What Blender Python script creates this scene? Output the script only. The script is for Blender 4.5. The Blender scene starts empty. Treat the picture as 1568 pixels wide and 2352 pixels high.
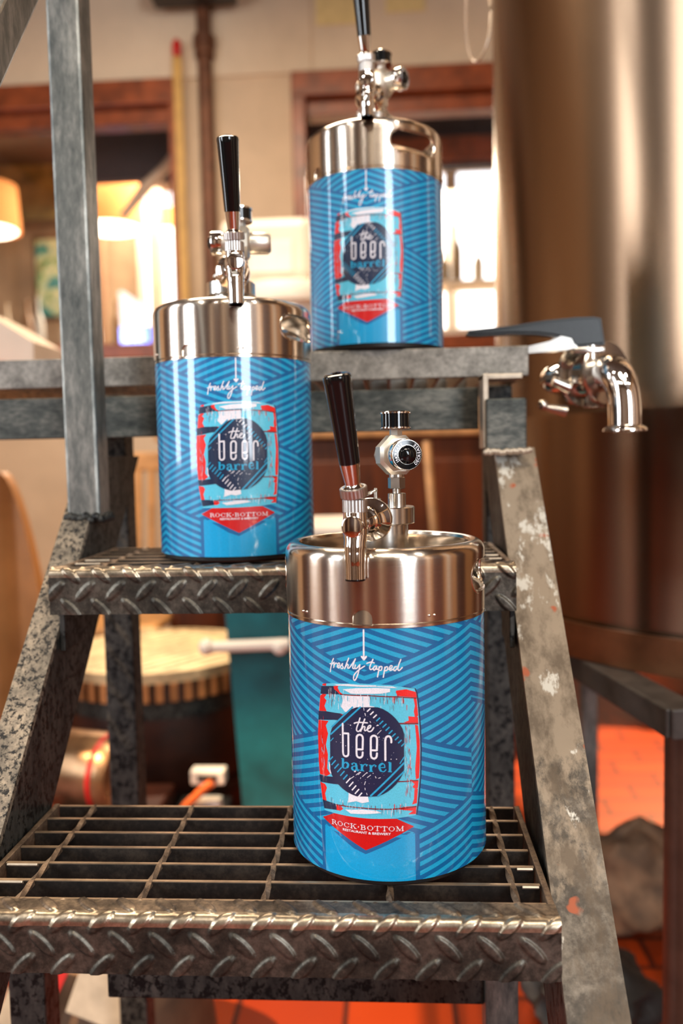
import bpy, bmesh, math, random
from math import sin, cos, pi, radians, sqrt
from mathutils import Vector, Matrix, noise
from mathutils.geometry import tessellate_polygon
random.seed(7)
S = bpy.context.scene
COL = S.collection
CZ = 1.02                                   # camera height above the floor
# ------------------------------------------------------------------ camera
cd = bpy.data.cameras.new('camera'); cam = bpy.data.objects.new('camera', cd); COL.objects.link(cam)
cd.sensor_fit = 'VERTICAL'; cd.sensor_height = 36; cd.sensor_width = 24
cd.lens = 1905.3*36/2352
R_ = Vector((0.998008635505341, 0.059507188865683465, -0.02092027557350169))
U_ = Vector((0.016742339551678677, 0.06986085581745878, 0.9974162395363274))
F_ = Vector((-0.06081494489928992, 0.9957802746076848, -0.06872544782786226))
M = Matrix((R_, U_, -F_)).transposed().to_4x4(); M.translation = Vector((0, 0, CZ)); cam.matrix_world = M
cd.clip_start = .01; cd.clip_end = 100
cd.dof.use_dof = True; cd.dof.focus_distance = .67; cd.dof.aperture_fstop = 3.3
S.camera = cam
# ------------------------------------------------------------------ light
S.view_settings.view_transform = 'Standard'; S.view_settings.look = 'None'
S.view_settings.gamma = 1; S.view_settings.use_curve_mapping = False
S.view_settings.exposure = 0.55
w = bpy.data.worlds.new('world'); S.world = w; w.use_nodes = True
w.node_tree.nodes['Background'].inputs[0].default_value = (.30, .26, .22, 1)
w.node_tree.nodes['Background'].inputs[1].default_value = .05
def area(name, loc, target, sx, sy, power, col):
    l = bpy.data.lights.new(name, 'AREA'); l.shape = 'RECTANGLE'; l.size = sx; l.size_y = sy; l.energy = power; l.color = col
    o = bpy.data.objects.new(name, l); COL.objects.link(o); o.location = loc
    o.rotation_euler = (Vector(target)-Vector(loc)).to_track_quat('-Z', 'Y').to_euler(); return o
def spot(name, loc, target, power, col, ang, soft=.04, blend=.3):
    l = bpy.data.lights.new(name, 'SPOT'); l.energy = power; l.color = col; l.spot_size = radians(ang); l.spot_blend = blend; l.shadow_soft_size = soft
    o = bpy.data.objects.new(name, l); COL.objects.link(o); o.location = loc
    o.rotation_euler = (Vector(target)-Vector(loc)).to_track_quat('-Z', 'Y').to_euler(); return o
COOL = (.84, .92, 1); WARM = (1, .80, .58)
area('window_light_front', (2.1, -3.40, 2.0), (2.1, 0, 2.0), 1.2, 2.0, 105, COOL)       # tall window far behind the camera
area('window_light_left', (-2.9, -1.25, 1.9), (0, -1.25, 1.9), .8, 1.9, 62, COOL)        # windows in the left wall
area('window_light_left_rear', (-2.9, .4, 1.9), (0, .4, 1.9), .45, 1.8, 24, COOL)
area('ceiling_light_warm', (-.6, 1.9, 3.15), (-.6, 1.9, 0), 1.2, .5, 62, WARM)           # ceiling fixtures
area('ceiling_light_front', (.3, -1.0, 3.15), (.3, -1.0, 0), 1.2, .3, 28, (1, .86, .68))
area('dining_light', (-.8, 6.2, 3.1), (-.8, 6.2, 0), 2.8, 1.2, 180, (1, .80, .58))
spot('floor_spot_right', (1.55, 3.75, 2.3), (.80, 2.62, 0), 1100, (1, .70, .36), 19, .02)  # added spot with no fitting, makes the right floor patch
spot('barrel_spot', (-1.0, 3.4, 2.9), (-.64, 2.3, .46), 260, (1, .84, .62), 17, .03)  # spot added to brighten the barrel top, no lamp modelled
spot('floor_spot_middle', (-2.0, .62, 2.9), (-.12, 1.52, 0), 1100, (1, .66, .36), 17, .02)  # added spot with no fitting, makes the floor patch under the steps
for i, (x, y) in enumerate(((-1.6, -.6), (-.9, -2.2), (.1, -.9), (.8, -2.0), (1.5, -.5), (-2.2, -2.0), (2.2, -1.4))): area('sparkle_light', (x, y, 3.38), (x, y, 0), .11, .11, 7, (1, .93, .84))  # small unseen lights added for sparkle in the chrome
# ------------------------------------------------------------------ materials
def lin(c):
    return tuple(((v/255+.055)/1.055)**2.4 if v > 10 else v/255/12.92 for v in c)+(1,)
class NT:
    def __init__(s, name):
        s.m = bpy.data.materials.new(name); s.m.use_nodes = True; s.t = s.m.node_tree; s.b = s.t.nodes['Principled BSDF']
    def n(s, ty, **k):
        x = s.t.nodes.new(ty)
        for a, v in k.items():
            if a.startswith('i_'): x.inputs[a[2:].replace('_', ' ')].default_value = v
            else: setattr(x, a, v)
        return x
    def l(s, a, b): s.t.links.new(a, b)
    def coord(s, scale=(1, 1, 1)):
        tc = s.n('ShaderNodeTexCoord'); mp = s.n('ShaderNodeMapping'); mp.inputs['Scale'].default_value = scale
        s.l(tc.outputs['Object'], mp.inputs[0]); return mp.outputs[0]
    def noise(s, vec, scale, detail=4, rough=.6):
        x = s.n('ShaderNodeTexNoise'); x.inputs['Scale'].default_value = scale; x.inputs['Detail'].default_value = detail; x.inputs['Roughness'].default_value = rough
        s.l(vec, x.inputs['Vector']); return x.outputs['Fac']
    def ramp(s, fac, stops):
        r = s.n('ShaderNodeValToRGB'); e = r.color_ramp.elements
        while len(e) < len(stops): e.new(.5)
        for i, (p, c) in enumerate(stops): e[i].position = p; e[i].color = c if len(c) == 4 else tuple(c)+(1,)
        s.l(fac, r.inputs[0]); return r.outputs[0]
    def mix(s, fac, a, b):
        x = s.n('ShaderNodeMix', data_type='RGBA')
        if isinstance(fac, (int, float)): x.inputs[0].default_value = fac
        else: s.l(fac, x.inputs[0])
        for v, i in ((a, 6), (b, 7)):
            if isinstance(v, tuple): x.inputs[i].default_value = v
            else: s.l(v, x.inputs[i])
        return x.outputs[2]
    def bump(s, h, strength=.3, dist=.001):
        b = s.n('ShaderNodeBump'); b.inputs['Strength'].default_value = strength; b.inputs['Distance'].default_value = dist
        s.l(h, b.inputs['Height']); s.l(b.outputs[0], s.b.inputs['Normal'])
    def set(s, **k):
        for a, v in k.items(): s.b.inputs[a.replace('_', ' ')].default_value = v
        return s
def plain(name, c, rough=.5, metal=0, coat=0, var=.12, scale=30, emis=None, es=0, bump=0):
    t = NT(name).set(Roughness=rough, Metallic=metal)
    t.b.inputs['Coat Weight'].default_value = coat; t.b.inputs['Coat Roughness'].default_value = .04
    c = lin(c); v = t.coord(); f = t.noise(v, scale)
    d = tuple(x*(1-2*var) for x in c[:3])+(1,); h = tuple(min(1, x*(1+var)) for x in c[:3])+(1,)
    t.l(t.ramp(f, [(.3, d), (.7, h)]), t.b.inputs['Base Color'])
    if emis: t.b.inputs['Emission Color'].default_value = lin(emis); t.b.inputs['Emission Strength'].default_value = es
    if bump: t.bump(f, bump)
    return t.m
def galv(name, dark, mid, light, stretch=(1, 1, 1), wear=None, scale=28, rough=(.35, .6), metal=.75, rust=None, paint=None, spots=0, bump=.35):
    t = NT(name); v = t.coord(stretch)
    a = t.noise(v, scale, 6, .65); b = t.noise(v, scale*6, 5, .7)
    s = t.n('ShaderNodeMath', operation='ADD'); m1 = t.n('ShaderNodeMath', operation='MULTIPLY'); m1.inputs[1].default_value = .6
    m2 = t.n('ShaderNodeMath', operation='MULTIPLY'); m2.inputs[1].default_value = .4
    t.l(a, m1.inputs[0]); t.l(b, m2.inputs[0]); t.l(m1.outputs[0], s.inputs[0]); t.l(m2.outputs[0], s.inputs[1])
    c = t.ramp(s.outputs[0], [(.36, lin(dark)), (.49, lin(mid)), (.62, lin(light))])
    met = metal
    if wear:       # primer left on the upper part, rubbed off lower down
        sx = t.n('ShaderNodeSeparateXYZ'); t.l(t.coord(), sx.inputs[0]); mr = t.n('ShaderNodeMapRange'); mr.inputs['From Min'].default_value = wear[1]; mr.inputs['From Max'].default_value = wear[2]
        t.l(sx.outputs['Z'], mr.inputs[0]); nn = t.noise(t.coord((1, .6, .6)), 30, 6, .7); ad = t.n('ShaderNodeMath', operation='ADD'); t.l(mr.outputs[0], ad.inputs[0]); t.l(nn, ad.inputs[1])
        k = t.ramp(ad.outputs[0], [(.90, (0, 0, 0)), (1.0, (1, 1, 1))]); c = t.mix(k, c, wear[0])
        k2 = t.ramp(t.noise(t.coord((1, .5, .5)), 42, 5, .7), [(.45, (0, 0, 0)), (.62, (.85, .85, .85))]); c = t.mix(k2, c, lin((98, 84, 68)))
    if spots:
        vo = t.noise(t.coord((1, 1, .8)), spots, 3, .75)
        k = t.ramp(vo, [(.50, (0, 0, 0)), (.58, (1, 1, 1))]); c = t.mix(k, c, lin(tuple(x*.35 for x in dark)))
    if rust:
        r = t.noise(t.coord(), rust[1], 3, .55); k = t.ramp(r, [(rust[2], (0, 0, 0)), (rust[2]+.03, (1, 1, 1))]); c = t.mix(k, c, lin(rust[0]))
    if paint:
        r = t.noise(t.coord((1, .5, .5)), paint[1], 5, .7)
        if wear:
            ma = t.n('ShaderNodeMath', operation='MULTIPLY_ADD'); ma.inputs[1].default_value = .16; t.l(mr.outputs[0], ma.inputs[0]); t.l(r, ma.inputs[2]); r = ma.outputs[0]
        k = t.ramp(r, [(paint[2], (0, 0, 0)), (paint[2]+.05, (1, 1, 1))]); c = t.mix(k, c, lin(paint[0]))
    t.l(c, t.b.inputs['Base Color']); t.b.inputs['Metallic'].default_value = met
    rr = t.n('ShaderNodeMapRange'); rr.inputs['To Min'].default_value = rough[1]; rr.inputs['To Max'].default_value = rough[0]
    t.l(s.outputs[0], rr.inputs[0]); t.l(rr.outputs[0], t.b.inputs['Roughness'])
    t.bump(s.outputs[0], bump, .0006); return t.m
def brushed(name, c, rough=.24, aniso=.75, sc=(3, 3, 600), metal=1, rot=0.0, bs=.10):
    t = NT(name).set(Metallic=metal, Roughness=rough)
    t.b.inputs['Base Color'].default_value = lin(c)
    t.b.inputs['Anisotropic'].default_value = aniso
    t.b.inputs['Anisotropic Rotation'].default_value = rot; tg = t.n('ShaderNodeTangent', direction_type='RADIAL', axis='Z'); t.l(tg.outputs[0], t.b.inputs['Tangent'])
    v = t.coord(sc); f = t.noise(v, 4, 3); t.bump(f, bs, .0002) if bs else None
    rr = t.n('ShaderNodeMapRange'); q = .25 if bs else .02; rr.inputs['To Min'].default_value = rough*(1-q); rr.inputs['To Max'].default_value = rough*(1+q)
    t.l(f, rr.inputs[0]); t.l(rr.outputs[0], t.b.inputs['Roughness']); return t.m
MT = {}
MT['chrome'] = NT('chrome').set(Metallic=1, Roughness=.06, Base_Color=lin((232, 226, 220))).m
MT['satin'] = plain('satin_steel', (205, 200, 192), .22, 1, var=.04)
MT['knurl'] = plain('knurled_steel', (205, 200, 195), .32, 1, var=.05)
MT['alu'] = plain('satin_aluminium', (214, 205, 190), .36, .85, var=.04)
MT['ring'] = brushed('brushed_steel', (216, 204, 190), .2, .85, rot=.25)
MT['black'] = NT('gloss_black').set(Base_Color=lin((9, 12, 14)), Roughness=.08).m
MT['rubber'] = plain('black_rubber', (26, 23, 21), .5)
def label_mat(name, c, coat=.9):
    t = NT(name).set(Roughness=.4); t.b.inputs['Coat Weight'].default_value = coat; t.b.inputs['Coat Roughness'].default_value = .05
    c = lin(c); f = t.noise(t.coord(), 1600, 2)
    d = tuple(x*.86 for x in c[:3])+(1,); h = tuple(min(1, x*1.10) for x in c[:3])+(1,)
    t.l(t.ramp(f, [(.35, d), (.65, h)]), t.b.inputs['Base Color']); return t.m
MT['lb'] = label_mat('label_deep_blue', (0, 94, 150)); MT['ls'] = label_mat('label_sky_blue', (20, 157, 201))
MT['lp'] = label_mat('label_panel_blue', (0, 152, 205)); MT['ln'] = label_mat('label_navy', (4, 32, 66))
MT['lr'] = label_mat('label_red', (222, 22, 14)); MT['ld'] = label_mat('label_dark_red', (120, 8, 16)); MT['lw'] = label_mat('label_white', (226, 224, 232))
MT['lc'] = label_mat('label_cyan', (84, 190, 218)); MT['pr'] = label_mat('label_deep_red', (196, 6, 10))
MT['nosing'] = galv('worn_tread_plate', (40, 38, 35), (72, 68, 61), (112, 106, 96), scale=26, rough=(.34, .6), metal=.85)
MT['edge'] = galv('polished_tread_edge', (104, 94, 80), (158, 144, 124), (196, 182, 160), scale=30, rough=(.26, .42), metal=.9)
MT['gdark'] = galv('shaded_bar_side', (20, 17, 15), (38, 33, 29), (66, 58, 50), scale=30, rough=(.4, .7), metal=.5)  # shade on the bar sides painted in as a near-black colour
MT['gtop'] = plain('lit_worn_bar_top', (176, 150, 122), .38, .7, var=.2, scale=40)  # worn tops, with the light falling on them put into the colour
MT['grate'] = galv('grating_steel', (50, 42, 35), (98, 84, 70), (150, 130, 108), scale=30, rough=(.35, .6), metal=.7)
MT['rod'] = galv('rusty_rod', (72, 58, 46), (120, 98, 78), (150, 126, 102), scale=60, rough=(.4, .7), metal=.5)
MT['post'] = galv('galvanised_post', (72, 76, 74), (112, 113, 108), (158, 156, 148), (1, 1, .3), scale=24, rough=(.35, .6))
MT['bar'] = galv('galvanised_bar', (92, 88, 82), (126, 121, 113), (156, 150, 140), scale=40, rough=(.42, .65), spots=0)
MT['bar2'] = galv('dark_galvanised_bar', (42, 46, 44), (74, 76, 72), (112, 110, 102), (.4, 1, 1), scale=40, rough=(.42, .65))
MT['strL'] = galv('speckled_stringer', (84, 76, 64), (124, 112, 96), (170, 152, 128), scale=34, rough=(.5, .75), metal=.35, spots=210)
MT['strR'] = galv('painted_stringer', (52, 48, 42), (88, 80, 70), (140, 130, 116), scale=16, wear=(lin((152, 136, 116)), CZ-.55, CZ+.0), rough=(.5, .8), metal=.35, rust=((168, 92, 62), 22, .66), paint=((205, 200, 188), 38, .70))
MT['leg'] = galv('dark_leg_steel', (34, 33, 31), (62, 61, 57), (84, 82, 76), (1, 1, .4), scale=26, rough=(.4, .7), metal=.6, spots=120)
MT['tab'] = plain('bright_weld_tab', (190, 175, 155), .4, .6, var=.12, scale=60)
# ------------------------------------------------------------------ mesh helpers
class MB:
    def __init__(s): s.v = []; s.f = []; s.mi = []; s.sm = []; s.nr = None
    def add(s, vs, fs, mi=0, smooth=False, T=None):
        o = len(s.v); s.v += [tuple(T @ Vector(q)) if T else tuple(q) for q in vs]
        for f in fs: s.f.append(tuple(i+o for i in f)); s.mi.append(mi); s.sm.append(smooth)
        return s
    def box(s, a, b, mi=0, T=None):
        x0, y0, z0 = a; x1, y1, z1 = b
        return s.add([(x0, y0, z0), (x1, y0, z0), (x1, y1, z0), (x0, y1, z0), (x0, y0, z1), (x1, y0, z1), (x1, y1, z1), (x0, y1, z1)],
              [(3, 2, 1, 0), (4, 5, 6, 7), (0, 1, 5, 4), (1, 2, 6, 5), (2, 3, 7, 6), (3, 0, 4, 7)], mi, False, T)
    def bbox(s, a, b, r=.002, mi=0, T=None):      # bevelled box
        bm = bmesh.new(); bmesh.ops.create_cube(bm, size=1)
        for v in bm.verts: v.co = Vector([(a[i]+b[i])/2+v.co[i]*(b[i]-a[i]) for i in range(3)])
        bmesh.ops.bevel(bm, geom=bm.edges[:], offset=r, segments=2, affect='EDGES', profile=.5)
        bm.verts.index_update(); s.add([v.co[:] for v in bm.verts], [[v.index for v in f.verts] for f in bm.faces], mi, False, T); bm.free(); return s
    def lathe(s, prof, n=48, mi=0, T=None, smooth=True, a0=0, caps=True):
        vs = []; fs = []; k = len(prof)
        for i in range(n):
            a = 2*pi*i/n+a0
            for r, z in prof: vs.append((r*cos(a), r*sin(a), z))
        for i in range(n):
            j = (i+1) % n
            for q in range(k-1): fs.append((i*k+q, j*k+q, j*k+q+1, i*k+q+1))
        if caps and prof[0][0] > 1e-5: fs.append(tuple(i*k for i in range(n))[::-1])
        if caps and prof[-1][0] > 1e-5: fs.append(tuple(i*k+k-1 for i in range(n)))
        return s.add(vs, fs, mi, smooth, T)
    def tube(s, pts, rad, n=12, mi=0, closed=False, smooth=True, T=None, caps=True):
        P = [Vector(q) for q in pts]; m = len(P); vs = []; fs = []
        rs = rad if isinstance(rad, (list, tuple)) else [rad]*m
        up = None
        for i in range(m):
            if closed: t = (P[(i+1) % m]-P[i-1])
            else: t = P[min(i+1, m-1)]-P[max(i-1, 0)]
            t.normalize()
            if up is None: up = t.orthogonal().normalized()
            up = (up-t*up.dot(t)).normalized(); sd = t.cross(up)
            for j in range(n):
                a = 2*pi*j/n; vs.append(P[i]+(up*cos(a)+sd*sin(a))*rs[i])
        for i in range(m if closed else m-1):
            k = (i+1) % m
            for j in range(n):
                l = (j+1) % n; fs.append((i*n+j, i*n+l, k*n+l, k*n+j))
        if caps and not closed: fs.append(tuple(range(n))[::-1]); fs.append(tuple((m-1)*n+j for j in range(n)))
        return s.add(vs, fs, mi, smooth, T)
    def prism(s, poly, y0, y1, mi=0, T=None):        # polygon in XZ extruded along Y
        n = len(poly); vs = [(x, y0, z) for x, z in poly]+[(x, y1, z) for x, z in poly]
        fs = [tuple(range(n)), tuple(range(2*n-1, n-1, -1))]+[(i, i+n, (i+1) % n+n, (i+1) % n) for i in range(n)]
        return s.add(vs, fs, mi, False, T)
    def build(s, name, mats, parent=None, loc=None, sharp=35, rot=None):
        me = bpy.data.meshes.new(name); me.from_pydata([tuple(q) for q in s.v], [], s.f)
        for m in (mats if isinstance(mats, list) else [mats]): me.materials.append(m)
        me.polygons.foreach_set('material_index', s.mi); me.polygons.foreach_set('use_smooth', s.sm); me.update()
        bm = bmesh.new(); bm.from_mesh(me); bmesh.ops.recalc_face_normals(bm, faces=bm.faces[:]) if s.nr is None else None; bm.to_mesh(me); bm.free()
        if any(s.sm) and s.nr is None: me.set_sharp_from_angle(angle=radians(sharp))
        if s.nr is not None: me.normals_split_custom_set_from_vertices(s.nr)
        o = bpy.data.objects.new(name, me); COL.objects.link(o)
        if parent: o.parent = parent
        if loc: o.location = loc
        if rot: o.rotation_euler = rot
        return o
def tag(o, label, cat, group=None, kind=None):
    o['label'] = label; o['category'] = cat
    if group: o['group'] = group
    if kind: o['kind'] = kind
    return o
def struct(o): o['kind'] = 'structure'; return o
def empty(name, loc, label, cat, group=None, rz=0):
    o = bpy.data.objects.new(name, None); COL.objects.link(o); o.location = loc; o.rotation_euler = (0, 0, rz); o.empty_display_size = .05
    return tag(o, label, cat, group)
def align(a, b):            # local Z along a->b with origin at a
    a = Vector(a); d = Vector(b)-a; T = d.to_track_quat('Z', 'Y').to_matrix().to_4x4(); T.translation = a; return T
def smoothpath(pts, k=5):
    P = [Vector(q) for q in pts]; out = []
    for i in range(len(P)-1):
        a = P[max(i-1, 0)]; b = P[i]; c = P[i+1]; d = P[min(i+2, len(P)-1)]
        for j in range(k):
            t = j/k; out.append(.5*((2*b)+(c-a)*t+(2*a-5*b+4*c-d)*t*t+(3*b-a-3*c+d)*t**3))
    out.append(P[-1]); return out
def ball(c, r, n=10, m=7, sz=1):
    vs = []; fs = []
    for i in range(m+1):
        a = pi*i/m
        for j in range(n): b = 2*pi*j/n; vs.append((c[0]+r*sin(a)*cos(b), c[1]+r*sin(a)*sin(b), c[2]+r*cos(a)*sz))
    for i in range(m):
        for j in range(n): fs.append((i*n+j, (i+1)*n+j, (i+1)*n+(j+1) % n, i*n+(j+1) % n))
    return vs, fs
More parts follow.
